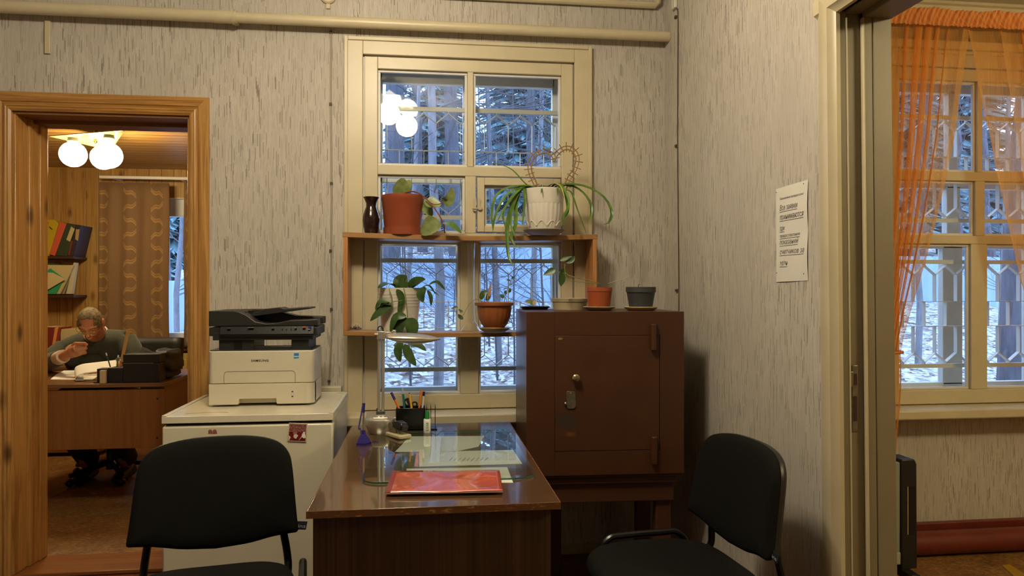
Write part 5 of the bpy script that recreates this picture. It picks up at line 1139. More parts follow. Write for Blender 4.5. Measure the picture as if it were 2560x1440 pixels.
p0, p1 = PY(318, 838, ty + .12), PY(307, 890, ty + .12); b = MB(); d = (p1 - p0); b.obox((p0 + p1) / 2, d / 2 + d * .3, (.010, 0, .002), (0, .002, 0)); tag(b.build('ruler', mat('plain_wood_ruler', '#b98f4c', .5), bevel=.001), 'wooden ruler sticking up from the black letter tray', 'ruler')
# -- soft black bag beside the tray
bc = PY(417, 915, OY0 + .26); b = MB(); bn = random.Random(5)
def bagf(d, p):
    k = 1 + .10 * math.sin(d.z * 9 + d.x * 3) + .05 * math.sin(d.x * 11 + d.z * 5); s_ = lambda a, e: math.copysign(abs(a) ** e, a); return V((s_(d.x, .6) * .062, s_(d.y, .6) * .14, s_(d.z, .65) * .079)) * k
b.ell(V((bc.x, OY0 + .26, OZ + .084)), (.06, .14, .082), 30, 20, fn=bagf); o = b.build('bag', mat('black_nylon', '#171616', .6, var=.3, vs=40, bump=.5, bs=30), ang=80); tag(o, 'soft black bag slumped beside the letter tray on the office desk', 'bag')
# -- wall shelves with files
YF = YB - .24
m_dshelf = mat('dark_brown_shelf', '#3b2616', .5)
def oshelf(zpx, label):
    q0, q1 = PY(90, zpx, YF), PY(178, zpx, YF)
    b = MB(); b.box(q0.x - .5, q1.x + .02, YF, YB - .001, q0.z - .022, q0.z); return tag(b.build('wall_shelf', m_dshelf, bevel=.002), label, 'shelf'), q0.z
_, zs1 = oshelf(640, 'upper dark office shelf holding the colourful ring binders'); _, zs2 = oshelf(738, 'lower dark office shelf holding loose documents')
# lean-to binders: quadrilaterals in the photograph on the shelf's front plane
def binder(label, quad, col, parts=(), nm='binder', dep=.21, dy=0):
    y = YF + .012 + dy; P = [PY(x, yy_, y) for x, yy_ in quad]; zmin = min(p.z for p in P); sh = zs_now + .001 - zmin; P = [(p.x, p.z + sh) for p in P]
    t = thing(nm, label, 'binder' if nm == 'binder' else nm, (P[0][0], y, zs_now))
    b = MB(); b.prism(P, lambda u, v, w_: (u, w_, v), y, y + dep); b.build('cover', mat('binder_' + col[1:], col, .5), t, bevel=.002)
    for (pn, qd, c_) in parts:
        b = MB(); Q = [PY(x, yy_, y) for x, yy_ in qd]; b.prism([(p.x, p.z + sh) for p in Q], lambda u, v, w_: (u, w_, v), y - .0012, y + .002); b.build(pn, mat('binder_label_' + c_[1:], c_, .7), t, flat=True)
    return t
zs_now = zs1
binder('stack of pale paper sheets leaning left of the yellow binder', [(84, 624), (98, 624), (119, 548), (84, 546)], '#c9b58a', nm='paper_stack')
binder('yellow ring binder leaning on the upper office shelf', [(100, 628), (122, 632), (146, 551), (136, 541), (97, 542), (97, 545), (121, 548)], '#b39a1f', [('scribble', [(124, 558), (132, 565), (130, 567), (122, 560)], '#4a3a14')])
binder('coral red folder leaning between the yellow and green binders', [(123, 630), (137, 634), (166, 553), (149, 548)], '#c2543a')
binder('dark green ring binder with cream label on the upper office shelf', [(138, 634), (168, 635), (189, 556), (167, 552)], '#2f3a28', [('spine_label', [(166, 594), (175, 599), (187, 567), (178, 561)], '#b5a878')])
binder('dark binder with tan label at the open end of the upper shelf', [(170, 635), (184, 635), (203, 558), (190, 556)], '#2e2430', [('spine_label', [(188, 593), (195, 597), (199, 568), (190, 568)], '#a88a5c'), ('red_stripe', [(170, 633), (174, 633), (182, 597), (178, 597)], '#7a2a22')])
zs_now = zs2
def loose(label, quad, col, dy, nm='document', parts=(), thick=.008):
    y = YF - .02 + dy; P = [PY(x, yy_, y) for x, yy_ in quad]; zmin = min(p.z for p in P); sh = max(0, zs_now + .001 - zmin) ; P = [(p.x, p.z + sh) for p in P]
    b = MB(); b.prism(P, lambda u, v, w_: (u, w_, v), y, y + thick); o = b.build(nm, mat('doc_' + col[1:], col, .75), bevel=.001); tag(o, label, 'document'); return o
loose('cream documents leaning at the open end of the lower shelf', [(150, 735), (178, 735), (190, 658), (156, 654)], '#b29f74', .16, thick=.05)
loose('white spiral notebook edge standing on the lower shelf', [(165, 735), (180, 735), (191, 657), (184, 656)], '#c7bea2', .10, thick=.04)
loose('thin cream papers behind the envelope on the lower shelf', [(140, 735), (160, 735), (184, 672), (164, 690)], '#a8976c', .12, thick=.03)
loose('dark green folder showing above the envelopes', [(110, 735), (150, 735), (168, 664), (112, 655)], '#2e4a34', .10, thick=.03)
loose('large cream envelope leaning on the lower office shelf', [(95, 735), (150, 735), (184, 663), (108, 662)], '#c5b283', .06, thick=.02)
loose('bright green card wedged between the envelopes', [(118, 735), (140, 735), (160, 696), (125, 671), (114, 680)], '#2f9a63', .045, nm='card')
loose('cream envelope with printed lines on the lower office shelf', [(84, 720), (103, 734), (164, 698), (132, 682), (84, 678)], '#c9b88c', .02)
# -- low cabinet with books behind the man
YC = 5.75
t = thing('low_cabinet', 'low brown cabinet behind the seated man carrying leaning books', 'cabinet', (-2.9, YC + .2, 0))
b = MB(); b.box(-3.6, -2.45, YC, YC + .4, .03, .66); b.build('carcass', m_od, t, bevel=.003); b = MB(); b.box(-3.62, -2.43, YC - .02, YC + .42, .66, .685); b.build('top', m_odt, t, bevel=.003)
zs_now = .685; YF = YC
def book(label, x0, x1, xt0, xt1, yt, col):
    y = YC + .03; p0, p1, p2, p3 = PY(x0, 900, y), PY(x1, 900, y), PY(xt1, yt, y), PY(xt0, yt, y)
    t = thing('book', label, 'book', (p0.x, y, zs_now), group='books behind the man')
    b = MB(); b.prism([(p0.x, zs_now + .001), (p1.x, zs_now + .001), (p2.x, p2.z), (p3.x, p3.z)], lambda u, v, w_: (u, w_, v), y, y + .18); b.build('cover', mat('book_' + col[1:], col, .6), t, bevel=.002)
    b = MB(); b.prism([(p0.x + .004, zs_now + .002), (p1.x - .004, zs_now + .002), (p2.x - .004, p2.z + .001), (p3.x + .004, p3.z + .001)], lambda u, v, w_: (u, w_, v), y + .01, y + .17); b.build('pages', mat('book_pages', '#c2ae84', .8), t)
for a in (('dark red book furthest left of the leaning row behind the man', 84, 92, 91, 106, 819, '#5f1a14'), ('cream book second in the leaning row behind the man', 93, 101, 107, 118, 818, '#c1ad7e'), ('dark red book in the middle of the leaning row behind the man', 102, 120, 118, 136, 818, '#681a14'), ('orange book fourth in the leaning row behind the man', 121, 128, 137, 145, 819, '#c07a3c'), ('red book touching the beige box behind the man', 129, 136, 146, 151, 818, '#7d241b')): book(*a)
p0, p1 = PY(151, 823, YC + .05), PY(215, 823, YC + .05); b = MB(); b.box(p0.x, p1.x, YC + .05, YC + .3, .686, p0.z); tag(b.build('archive_box', mat('beige_box_card', '#a8976a', .7), bevel=.003), 'beige cardboard box standing behind the shoulder of the man', 'box')
# -- curtains with a woven wave motif
def curtain_m():
    k = NT('brown_jacquard_curtain'); k.set(.75, sheen=.2); x, y, z = k.xyz()[0:3]
    col_ = k.math('SUBTRACT', k.math('FRACT', k.math('DIVIDE', x, .222)), .5); row = k.math('DIVIDE', z, .118); ri = k.math('FLOOR', row); rf = k.math('SUBTRACT', k.math('FRACT', row), .5)
    alt = k.math('SUBTRACT', k.math('MULTIPLY', k.math('FRACT', k.math('MULTIPLY', ri, .5)), 4.0), 1.0)
    u = k.math('MULTIPLY', k.math('MULTIPLY', col_, .222), alt)
    # leaf-like double stroke: rotated s-curve
    p = k.math('ADD', k.math('MULTIPLY', rf, .118), k.math('MULTIPLY', u, -.55)); p = k.math('ADD', p, k.math('MULTIPLY', k.math('SINE', k.math('MULTIPLY', u, 70.0)), .012))
    inx = k.math('LESS_THAN', k.math('ABSOLUTE', u), .050)
    s1 = k.math('LESS_THAN', k.math('ABSOLUTE', p), .017); gap = k.math('GREATER_THAN', k.math('ABSOLUTE', k.math('SUBTRACT', p, .003)), .0035)
    mk = k.math('MULTIPLY', k.math('MULTIPLY', inx, s1), gap)
    wv = k.noise(k.scale(300, 300, 40), 1, 2)
    k.col(k.mix(k.math('MULTIPLY', mk, .5), k.mix(wv, lin('#74573a'), lin('#866643')), lin('#c39a5c'))); return k.mat
m_curt = curtain_m()
YK = YB - .20
def curtain(name, label, px0, px1, pyt, pyb, nf, amp, seed):
    p0, p1 = PY(px0, pyt, YK), PY(px1, pyb, YK); xa, xb_, zt_, zb_ = p0.x, p1.x, p0.z, p1.z
    b = MB(); b.sheet(lambda u, v: (xa + (xb_ - xa) * u + .004 * math.sin(v * 9 + seed), YK + amp * math.sin(2 * math.pi * nf * u + seed + .4 * math.sin(v * 3)) * (.5 + .5 * v), zt_ + (zb_ - zt_) * v), 60, 24)
    return tag(b.build(name, m_curt, solid=.002, ang=80, org=((xa + xb_) / 2 + .075, YK, zb_)), label, 'curtain')
curtain('curtain', 'long brown patterned curtain hanging behind the seated man', 247, 422, 455, 1050, 4, .018, .4)
curtain('curtain', 'narrow edge of brown curtain at the bright office window', 458, 520, 455, 868, 2, .022, 1.2)
p0, p1 = PY(250, 443, YK), PY(480, 446, YK); t = thing('curtain_rail', 'white curtain rail high above the brown curtains', 'curtain rail', (p0.x, YK, p0.z))
b = MB(); b.box(p0.x, p1.x + .7, YK - .02, YK + .02, p0.z - .012, p0.z + .012); b.build('rail', m_pvc, t, bevel=.003)
for xx in (p0.x + .1, p1.x - .1, p1.x + .6):
    b = MB(); b.box(xx - .01, xx + .01, YK + .02, YB, p0.z - .008, p0.z + .008); b.build('wall_bracket', m_pvc, t)
# -- radiator under the window
m_rad = mat('yellowed_cream_radiator', '#c1a457', .4)
q0, q1 = PY(405, 884, YB - .12), PY(482, 935, YB - .12); t = thing('radiator', 'cream steel radiator under the bright office window', 'radiator', (q0.x, YB - .1, .2))
b = MB(); b.box(q0.x - .2, q1.x + .6, YB - .115, YB - .035, .16, q0.z); b.build('panel', m_rad, t, bevel=.006)
for k in range(14):
    x = q0.x - .16 + k * .085; b = MB(); b.box(x - .028, x + .028, YB - .128, YB - .112, .22, q0.z - .05); b.build('flute', m_rad, t, bevel=.006)
q = PY(440, 874, YB - .07); b = MB(); b.tube([(q0.x - .3, YB - .07, q.z), (q1.x + .6, YB - .07, q.z)], .014, 10); tag(b.build('heating_tube', m_rad), 'thin cream pipe between the window board and the radiator', 'pipe')
# -- swivel chair of the man
m_chb = mat('black_leatherette', '#151412', .5)
t = thing('office_chair', 'black office chair under the man behind the office desk', 'chair', (-2.10, 5.05, 0))
b = MB(); b.box(-2.36, -1.84, 4.86, 5.34, .40, .47); b.build('seat', m_chb, t, bevel=.03, seg=3)
b = MB(); b.sheet(lambda u, v: (-2.36 + .62 * u, 5.32 + .05 * math.sin(math.pi * u) + .06 * v, .52 + .40 * v), 10, 8); b.build('backrest', m_chb, t, solid=.05, ang=60)
b = MB(); b.tube([(-2.10, 5.08, .06), (-2.10, 5.08, .42)], .03, 12); b.build('column', m_blksteel, t)
for k in range(5):
    a = k * 1.2566 + .3; b = MB(); b.tube([(-2.10, 5.08, .11), (-2.10 + .27 * math.cos(a), 5.08 + .27 * math.sin(a), .07)], [.022, .015], 8).ell((-2.10 + .27 * math.cos(a), 5.08 + .27 * math.sin(a), .027), (.026, .026, .026), 12, 8); b.build('castor_leg', m_blksteel, t)
b = MB()
def jk(u, v): p = A(328 + 74 * u, 864 + 26 * u ** 1.6 + 44 * v, 4.62 + .06 * math.sin(u * 6 + v * 4)); return p
b.sheet(jk, 14, 8); tag(b.build('jacket', mat('black_cloth', '#171515', .8, var=.3, vs=30), solid=.03, ang=80), 'dark jacket draped over the chair beside the elbow of the man', 'jacket')
P = [PZ(x, y, .001) for x, y in ((80, 1268), (80, 1258), (150, 1226), (172, 1218), (166, 1226))]; b = MB(); b.prism([(p.x, p.y) for p in P], lambda u, v, w_: (u, v, w_), .0004, .0016); tag(b.build('floor_tape', mat('pale_tape', '#9a7a44', .6), flat=True), 'pale strip of tape on the speckled office floor before the desk', 'tape')
# ================================================================ side room behind the right door frame
def sheer():
    k = NT('orange_organza'); k.t.nodes.remove(k.p); x, y, z = k.xyz()[0:3]
    n1 = k.noise(k.scale(420, 420, 2.2), 1, 3, .6); lw = k.n('ShaderNodeLayerWeight', {'Blend': .45}).outputs['Facing']
    df = k.n('ShaderNodeBsdfDiffuse', {'Color': lin('#f5b966')}); tl = k.n('ShaderNodeBsdfTranslucent', {'Color': lin('#f6bb68')}); tr = k.n('ShaderNodeBsdfTransparent', {'Color': lin('#ffe9d0')})
    m1 = k.n('ShaderNodeMixShader', {0: .45, 1: df.outputs[0], 2: tl.outputs[0]})
    fac = k.math('MINIMUM', k.math('ADD', k.math('ADD', .27, k.math('MULTIPLY', k.step(n1, .45, .75), .25)), k.math('MULTIPLY', lw, .55)), .97)
    m2 = k.n('ShaderNodeMixShader', {0: fac, 1: tr.outputs[0], 2: m1.outputs[0]}); k.t.links.new(m2.outputs[0], k.out.inputs['Surface']); return k.mat
m_sheer = sheer()
YR = 3.02
zt_, zb_ = PY(2300, 56, YR).z, PY(2240, 882, YR).z
def sheer_curtain(name, label, xl_top, xl_tie, inner, tail_px, seed, flip=1):
    """inner = photo samples of the free edge from rod to tie"""
    t = thing(name, label, 'curtain', (xl_tie, YR, zb_))
    E_ = [PY(x, y, YR) for x, y in inner]; E_ = [(p.x, p.z) for p in E_]
    def edge(z):
        for i in range(len(E_) - 1):
            if E_[i][1] >= z >= E_[i + 1][1]: f = (E_[i][1] - z) / (E_[i][1] - E_[i + 1][1]); return E_[i][0] + (E_[i + 1][0] - E_[i][0]) * f
        return E_[0][0] if z > E_[0][1] else E_[-1][0]
    def fn(u, v):
        z = zt_ + (zb_ - zt_) * v; a = xl_top + (xl_tie - xl_top) * min(1, v ** 1.5); e = edge(z)
        amp = .010 + .012 * min(1, v * 1.3); ph = 2 * math.pi * (9.0 * u + .55 * math.sin(u * 9 + seed)) + seed
        x = a + (e - a) * u; wd_ = (e - a) / 9; return (x - wd_ * (.30 + .12 * math.sin(u * 13 + seed)) * math.sin(ph + 1.57) * min(1, 9 * u * (1 - u)), YR + amp * math.sin(ph) * (1 - .55 * v) + .012 * math.sin(3 * v + seed), z)
    b = MB(); b.sheet(fn, 220, 44); b.build('drape', m_sheer, t, ang=180)
    tie = V((xl_tie, YR, zb_)); x1 = E_[-1][0]
    b = MB(); w_ = (x1 - xl_tie)
    b.sheet(lambda u, v: (xl_tie + w_ * u * (1 - .10 * v) + .008 * math.sin(v * 5), YR + .016 * math.sin(2 * math.pi * 4 * u + 1) , zb_ + (tail_px - zb_) * v), 50, 12); b.build('tail', m_sheer, t, ang=180)
    b = MB(); xm_ = (xl_tie + x1) / 2; b.tube([(xm_ + (abs(w_) / 2 + .006) * math.cos(a), YR + .028 * math.sin(a), zb_ + .004 * math.cos(a)) for a in [i * .3927 for i in range(16)]], .007, 6, closed=True); b.build('tieback', mat('orange_tieback', '#c77422', .7), t); return t
zt_tail = PY(2240, 1142, YR).z
sheer_curtain('sheer_curtain', 'orange sheer curtain tied back beside the door frame', 1.92, 2.02, [(2432, 62), (2424, 110), (2412, 200), (2396, 330), (2372, 450), (2346, 560), (2312, 680), (2280, 780), (2260, 850), (2253, 886)], zt_tail, .3)
sheer_curtain('sheer_curtain', 'orange sheer curtain drawn towards the outer side of the window', 3.36, 3.27, [(2418, 62), (2432, 130), (2452, 250), (2470, 330), (2490, 450), (2512, 560), (2540, 690), (2562, 770), (2600, 860), (2640, 890)], zt_tail, 1.7)
# gathered heading on the rod
zh0, zh1 = PY(2400, 66, YR).z, PY(2300, 26, YR).z
t = thing('curtain_heading', 'gathered orange heading ruffle along the curtain rod of the side room', 'curtain', (2.7, YR, zh0))
def hd(u, v):
    ph = u * 2 * math.pi * 74; sl = .034 * v; return (1.80 + 1.75 * u + sl, YR - .030 + .006 * math.sin(ph) + .004 * math.sin(ph * .37) + .006 * math.sin(math.pi * v), zh0 + (zh1 - zh0) * v + (.004 * math.sin(u * 29) + .0025 * math.sin(u * 71)) * v - .012 * (1 - v))
k = NT('orange_organza_gathered'); k.set(.6, sheen=.3); st_ = k.noise(k.scale(150, 4, 4), 1, 3); k.col(k.mix(k.step(st_, .35, .65), lin('#c8742c'), lin('#e8a052')))
b = MB(); b.sheet(hd, 700, 8); b.build('ruffle', k.mat, t, ang=180)
b = MB(); b.tube([(1.5, YR + .014, (zh0 + zh1) / 2), (3.9, YR + .014, (zh0 + zh1) / 2)], .010, 10); b.build('rod', mat('brown_wood_rod', '#8a5a2c', .4), t)
for xx in (1.6, 3.75):
    b = MB(); b.tube([(xx, YR + .014, (zh0 + zh1) / 2), (xx, YS, (zh0 + zh1) / 2)], .007, 8); b.build('bracket', m_brass, t)
# a second cream cornice board behind the curtains
q = PY(2400, 112, YS - .03); b = MB(); b.box(SX0 - .15, SX1 + .15, YS - .05, YS, q.z - .028, q.z + .012); tag(b.build('curtain_rail', m_cream, bevel=.005), 'cream rail board fixed above the side room window', 'rail')
# red floor pipe
b = MB(); b.tube([(XR2 + .02, YS - .085, .062), (4.6, YS - .085, .062)], .055, 20); tag(b.build('floor_pipe', m_redpaint), 'thick dark red heating pipe along the floor of the side room', 'pipe')
# yellow tape on the linoleum
P = [PZ(x, y, .001) for x, y in ((2504, 1413), (2524, 1411), (2580, 1446), (2545, 1450))]; b = MB(); b.prism([(p.x, p.y) for p in P], lambda u, v, w_: (u, v, w_), .0005, .002); tag(b.build('floor_tape', mat('yellow_tape', '#a8821f', .5), flat=True), 'strip of yellow tape stuck on the side room floor', 'tape')
# convector heater seen past the door frame
hy0, hy1 = 2.80, 2.885; hx = PY(2251, 1200, hy0).x; hx1 = PY(2287, 1300, hy0).x; hz0, hz1 = .075, PY(2265, 1148, hy0).z
t = thing('convector_heater', 'grey electric convector heater with black end standing behind the door frame', 'heater', (hx, (hy0 + hy1) / 2, 0))
b = MB(); b.box(1.55, hx, hy0, hy1, hz0 + .02, hz1 - .012); b.build('panel', mat('grey_green_steel', '#8f9486', .4), t, bevel=.006)
b = MB(); b.box(1.55, hx + .002, hy0 - .003, hy1 + .003, hz0 + .02, hz0 + .075); b.build('lower_trim', mat('pale_grey_trim', '#a9ab9b', .4), t, bevel=.006)
b = MB(); b.prism([(hx, hz0), (hx1 + .006, hz0 + .004), (hx1 + .004, hz1 - .02), (hx1 - .006, hz1), (hx, hz1)], lambda u, v, w_: (u, w_, v), hy0 - .008, hy1 + .008); ec = b.build('end_cap', m_black, t, bevel=.005)
b = MB(); zc = PY(2268, 1300, hy0).z; b.box(hx + .030, hx1 - .004, hy0 - .010, hy0 - .006, PY(2268, 1335, hy0).z, PY(2268, 1215, hy0).z); b.build('handle_recess', m_blackg, ec)
b = MB(); b.box(hx + .026, hx + .029, hy0 - .0105, hy0 - .006, PY(2268, 1335, hy0).z, PY(2268, 1215, hy0).z); b.build('recess_rim', mat('pale_rim', '#b5ad97', .4), ec)
for x in (hx + .02, 1.65):
    b = MB(); b.box(x - .02, x + .02, hy0 - .07, hy1 + .07, .045, .078); b.tube([(x - .015, hy0 - .05, .026), (x + .015, hy0 - .05, .026)], .026, 14).tube([(x - .015, hy1 + .05, .026), (x + .015, hy1 + .05, .026)], .026, 14); b.build('castor_foot', m_black, t, bevel=.002)
# ================================================================ the man reading at the office desk
def skin_m():
    k = NT('reddish_skin'); k.set(.5, spec=.35); nz = k.noise(k.scale(16, 16, 16), 1, 3); k.col(k.mix(k.step(nz, .35, .7), lin('#bd8866'), lin('#ad7052'))); return k.mat
m_skin = skin_m(); m_knit = mat('grey_green_knit', '#3d3f31', .95, sheen=.2, var=.12, vs=60, bump=.4, bs=260); m_shirt = mat('pale_shirt', '#cdb9a6', .8)
HC = A(226, 807, 4.42); HS = .86
tc = V((-HC.x, -HC.y, 0)).normalized(); lft = V((-.992, .123, 0)); Fh = (tc * math.cos(rad(14)) + lft * math.sin(rad(14))).normalized()
nod = rad(38); HF = Fh * math.cos(nod) - V((0, 0, 1)) * math.sin(nod); HU = V((0, 0, 1)) * math.cos(nod) + Fh * math.sin(nod); HR = HF.cross(HU)
HM = Matrix((HR, HF, HU)).transposed()
def hp(x, y, z): return HC + HM @ (V((x, y, z)) * HS)
def head_fn(d, p):
    x, y, z = p
    if z < 0:
        k = -z / .118; x *= 1 - .30 * k ** 1.6; y = y * (1 - .10 * k) + .012 * k
    if y > 0: x *= 1 - .10 * (y / .1)
    if y > .03 and .0 < z < .03: y += .006 * math.exp(-((z - .022) / .012) ** 2)
    if y > .03: y -= .012 * (math.exp(-(((abs(x) - .033) / .016) ** 2 + ((z - .002) / .014) ** 2)))
    if y > .03 and z < -.07: y += .010 * math.exp(-((x / .022) ** 2 + ((z + .098) / .016) ** 2))
    return V((x, y, z))
body = MB()
body.ell(HC, (.078, .098, .118), 48, 36, R=HM, fn=lambda d, p: head_fn(d, p) * HS)
body.tube([hp(0, .088, .012), hp(0, .102, -.012), hp(0, .112, -.030), hp(0, .098, -.040)], [.008, .0095, .012, .009], 10)        # nose
for s_ in (-1, 1):
    body.ell(hp(s_ * .011, .100, -.034), (.008, .009, .007), 10, 8); body.ell(hp(s_ * .033, .0815, .0045), (.0115, .0085, .0075), 14, 10, R=HM); body.ell(hp(s_ * .082, -.008, -.008), (.010, .020, .034), 12, 10, R=HM); body.tube([hp(s_ * .012, .097, .026), hp(s_ * .034, .092, .031), hp(s_ * .056, .076, .026)], [.005, .006, .004], 8)
body.tube([hp(-.026, .086, -.062), hp(0, .097, -.060), hp(.026, .086, -.062)], [.004, .0065, .004], 8); body.tube([hp(-.022, .085, -.072), hp(0, .095, -.073), hp(.022, .085, -.072)], [.004, .007, .004], 8)
NB = A(241, 838, 4.62); Rs, Ls = A(163, 872, 4.62), A(314, 852, 4.66)
Re, Rw = A(113, 909, 4.48), A(160, 890, 4.25); Le, Lw = A(337, 902, 4.60), A(285, 915, 4.44)
HIP = V((-2.10, 5.06, .545)); CH = A(242, 892, 4.74)
body.tube(smooth([hp(0, -.02, -.06), (hp(0, -.03, -.09) + NB) / 2, NB, NB + V((0, .03, -.06))], 8), [.056, .056, .057, .058, .060, .062, .066, .07, .075], 16)
body.ell(CH, (.15, .10, .15)); body.ell((HIP + CH) / 2, (.14, .11, .18)); body.ell(HIP, (.15, .12, .10)); body.tube([Rs, NB + V((0, 0, -.05)), Ls], [.036, .05, .036], 12)
def limb(p, q, r, r0, r1, r2, b): b.tube(smooth([p, q, r], 12), [r0 + (r1 - r0) * i / 6 if i < 6 else r1 + (r2 - r1) * (i - 6) / 6 for i in range(13)], 14)
limb(Rs, Re, Rw, .040, .040, .027, body); limb(Ls, Le, Lw, .038, .040, .027, body)
# hand: palm, four fingers, thumb
def hand(b, W_, K, side, curlv, sc_=1.0):
    """W_ wrist, K knuckle centre, side = unit vector from index towards little finger"""
    d = (K - W_).normalized(); nrm = d.cross(side).normalized(); L = (K - W_).length
    b.tube([W_, W_.lerp(K, .45), K], [.026, .030, .029], 14); b.ell(W_.lerp(K, .7), (.034, .034, .034), 14, 10)
    for k in range(4):
        f = (k - 1.5) / 1.5; kb = K + side * (.034 * f) - d * (.006 * abs(f)); b.tube([W_.lerp(K, .35) + side * (.018 * f), kb], [.014, .0115], 10)
        ln_ = (.072, .080, .074, .058)[k]; c_ = curlv[k]; p = kb; dd = (d + side * (.38 if k == 0 else .12)).normalized(); pts = [p.copy()]
        for j, fr in enumerate((.46, .30, .24)):
            ang = c_ * (1.0, 1.15, .8)[j]; dd = (dd * math.cos(ang) + nrm * math.sin(ang)).normalized(); nn = dd.cross(side).normalized(); p = p + dd * ln_ * fr; pts.append(p.copy())
            nrm = nn
        nrm = d.cross(side).normalized(); b.tube(smooth(pts, 9), [.0105, .0102, .010, .0098, .0095, .0092, .0088, .0084, .0078, .0066], 10)
    tb = W_.lerp(K, .30) - side * .026; b.tube(smooth([tb, tb + d * .030 - side * .010 + nrm * .014, tb + d * .058 - side * .002 + nrm * .028, tb + d * .078 + side * .010 + nrm * .036], 9), [.0135, .013, .0125, .012, .0118, .0112, .0105, .010, .009, .0075], 10)
hk = A(196, 871, 4.19); camd = V((ray(190, 875))).normalized()
sd = (V((.15, 0, -.95)) + camd * .15).normalized(); dd_ = (hk - Rw).normalized(); sd = (sd - dd_ * sd.dot(dd_)).normalized()
body_h = MB(); hand(body, Rw, hk, sd, (.12, .95, 1.15, 1.2))
sd2 = V((.2, .6, 0)).normalized(); hand(body, Lw, Lw + V((-.06, -.07, -.004)), sd2, (.25, .3, .35, .4))
# legs and feet behind the desk panel
for s_ in (-1, 1):
    kn = V((HIP.x + s_ * .13, 4.66, .545)); an = V((HIP.x + s_ * .12, 5.04, .09)); limb(HIP + V((s_ * .09, 0, 0)), kn, an, .085, .062, .042, body); body.tube([an + V((0, .05, -.045)), an + V((0, -.06, -.05)), an + V((0, -.17, -.062))], [.040, .042, .026], 12)
man = body.build('person', m_skin, org=(HIP.x, HIP.y, 0), ang=180)
tag(man, 'grey haired man in glasses and dark grey sweater reading at the office desk', 'person')
md = man.modifiers.new('remesh', 'REMESH'); md.mode = 'VOXEL'; md.voxel_size = .0042; md.use_smooth_shade = True
md = man.modifiers.new('smooth', 'SMOOTH'); md.iterations = 3; md.factor = .5
def cloth(b, name, m, vox=.008, it=4):
    o = b.build(name, m, man, ang=180); md = o.modifiers.new('remesh', 'REMESH'); md.mode = 'VOXEL'; md.voxel_size = vox; md.use_smooth_shade = True
    md = o.modifiers.new('smooth', 'SMOOTH'); md.iterations = it; md.factor = .5; return o
b = MB(); b.ell(CH + V((0, .01, 0)), (.205, .135, .175), 28, 20); b.ell((HIP + CH) / 2, (.185, .15, .20), 28, 20); b.ell(HIP + V((0, 0, .03)), (.19, .155, .11), 28, 20)
b.tube(smooth([Rs, NB + V((-.02, .02, -.045)), Ls], 12), [.066, .068, .072, .076, .080, .082, .084, .082, .080, .077, .074, .072, .070], 18); b.ell(Rs.lerp(CH, .35), (.10, .10, .11)); b.ell(Ls.lerp(CH, .35), (.10, .10, .11))
cu = Re.lerp(Rw, .72)
b.tube(smooth([Rs, Rs.lerp(Re, .5) + V((-.015, 0, -.012)), Re, cu], 14), [.070, .070, .069, .068, .067, .066, .064, .063, .062, .060, .058, .056, .054, .052, .048], 18)
b.tube(smooth([Ls, Ls.lerp(Le, .5) + V((.012, 0, 0)), Le, Le.lerp(Lw, .8)], 14), [.070, .069, .068, .067, .066, .064, .062, .061, .060, .058, .054, .052, .050, .048, .046], 18)
cloth(b, 'sweater', m_knit)
b = MB(); b.tube(smooth([Re.lerp(Rw, .62), Re.lerp(Rw, .78), Re.lerp(Rw, .97)], 8), [.040, .041, .042, .042, .042, .042, .042, .041, .040], 20); b.build('shirt_cuff', m_shirt, man, ang=60)
ax = (hp(0, -.03, -.09) - NB).normalized(); e1 = ax.cross(V((0, 1, 0))).normalized(); e2 = ax.cross(e1)
def ring(h, r, t_, n=28): return [NB + ax * h + (e1 * math.cos(2 * math.pi * k / n) + e2 * math.sin(2 * math.pi * k / n)) * r for k in range(n)]
b = MB(); b.tube(ring(-.005, .074, .01), .011, 8, closed=True); b.build('neckband', mat('dark_knit_band', '#1d1a18', .95), man, ang=180)
b = MB(); r0, r1, r2 = ring(.0, .066, 0), ring(.040, .064, 0), ring(.014, .076, 0); n = 28
b.add(r0 + r1 + r2, [(k, (k + 1) % n, n + (k + 1) % n, n + k) for k in range(n)] + [(n + k, n + (k + 1) % n, 2 * n + (k + 1) % n, 2 * n + k) for k in range(n)]); b.build('shirt_collar', m_shirt, man, solid=.002, ang=180)
b = MB()
for s_ in (-1, 1):
    kn = V((HIP.x + s_ * .13, 4.66, .545)); an = V((HIP.x + s_ * .12, 5.04, .13)); limb(HIP + V((s_ * .09, 0, 0)), kn, an, .105, .078, .068, b)
b.ell(HIP + V((0, 0, .0)), (.175, .14, .095)); cloth(b, 'trousers', mat('dark_trousers', '#22211f', .9), .012)
for s_ in (-1, 1):
    an = V((HIP.x + s_ * .12, 5.04, .09)); b = MB(); b.tube(smooth([an + V((0, .07, -.04)), an + V((0, -.03, -.04)), an + V((0, -.11, -.052)), an + V((0, -.19, -.060))], 10), [.03, .044, .047, .048, .048, .048, .047, .044, .038, .032, .02], 14, flat=.9); b.v = [(x, y, max(.004, z)) for x, y, z in b.v]; b.build('shoe', mat('black_shoe', '#141312', .4), man)
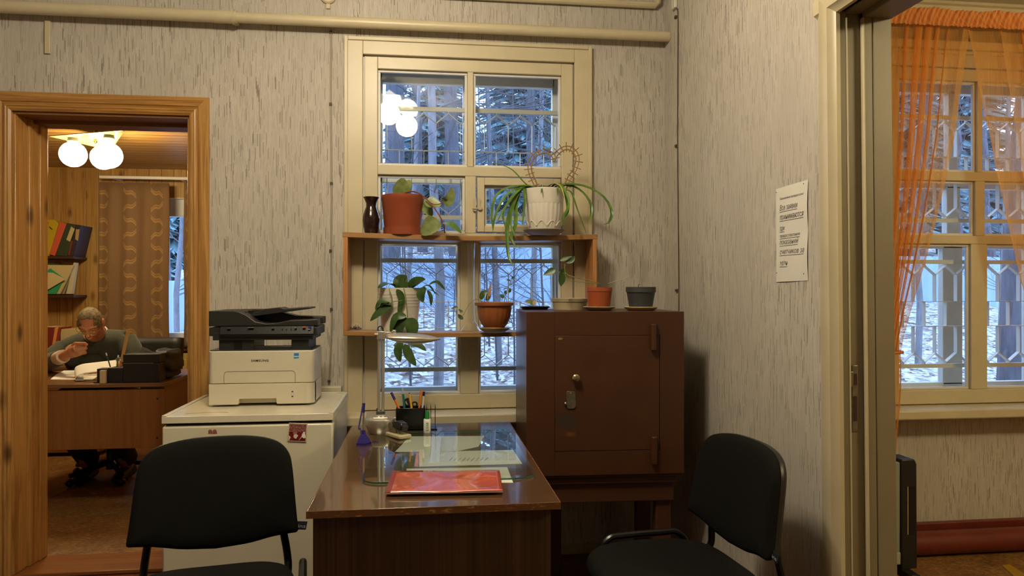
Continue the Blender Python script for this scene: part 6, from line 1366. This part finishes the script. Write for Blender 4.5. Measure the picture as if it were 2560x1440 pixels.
# hair: short sides, thin on top
b = MB(); vs = []; fs = []; nu, nv = 110, 70; keep = {}
hr = random.Random(9)
for j in range(nv + 1):
    th = math.pi * .72 * j / nv
    for i in range(nu):
        ph = 2 * math.pi * i / nu; d = V((math.sin(th) * math.cos(ph), math.sin(th) * math.sin(ph), math.cos(th)))
        p = head_fn(d, V((d.x * .078, d.y * .098, d.z * .118))); k = 1.018 + .006 * math.sin(ph * 23 + j) * math.sin(j * 1.9); vs.append(hp(*(p * k))); keep[(j, i)] = d
for j in range(nv):
    for i in range(nu):
        d = keep[(j, i)]; front = d.y > .0
        lim = (.74 + .05 * math.cos(d.x * 6) + .02 * hr.uniform(-1, 1)) if front and abs(d.x) < .55 else (.30 if front and abs(d.x) < .8 else (-.05 if d.y > -.1 else -.62))
        if d.z > lim: a = j * nu + i; fs.append((a, j * nu + (i + 1) % nu, (j + 1) * nu + (i + 1) % nu, (j + 1) * nu + i))
b.add(vs, fs)
kh = NT('grey_brown_hair'); kh.set(.7); kh.col(kh.mix(kh.step(kh.noise(kh.scale(60, 60, 60), 1, 3), .35, .7), lin('#4e4232'), lin('#97855f'))); kh.bump(kh.noise(kh.scale(300, 300, 60), 1, 2), .6, .004)
b.build('hair', kh.mat, man, solid=.004, ang=180)
# glasses
b = MB(); m_gl = mat('gilt_wire_rim', '#c9a860', .25, metal=1)
for s_ in (-1, 1):
    b.tube([hp(s_ * .034 + .024 * math.cos(a), .106 - .010 * abs(math.cos(a) * .5 + s_ * .5 * math.cos(a)), -.010 + .017 * math.sin(a)) for a in [k * .3927 for k in range(16)]], .0014, 6, closed=True)
    b.tube([hp(s_ * .059, .098, -.006), hp(s_ * .078, .070, -.004), hp(s_ * .086, -.01, .0), hp(s_ * .086, -.03, -.012)], .0014, 6)
b.tube([hp(-.010, .110, -.006), hp(0, .114, -.003), hp(.010, .110, -.006)], .0014, 6); gg = b.build('glasses', m_gl, man)
for s_ in (-1, 1):
    b = MB(); b.add([hp(s_ * .034 + .0235 * math.cos(a), .105, -.010 + .0165 * math.sin(a)) for a in [k * .3927 for k in range(16)]], [tuple(range(16))]); b.build('lens', m_clear, gg, flat=True)
    b = MB(); b.ell(hp(s_ * .033, .079, .002), (.0082, .0082, .0082), 12, 8); b.build('eye', mat('eye_white', '#c9bfb0', .2), man); b = MB(); b.ell(hp(s_ * .033, .0855, -.0045), (.0042, .0042, .0042), 8, 6); b.build('iris', mat('dark_iris', '#2a2018', .2), man)
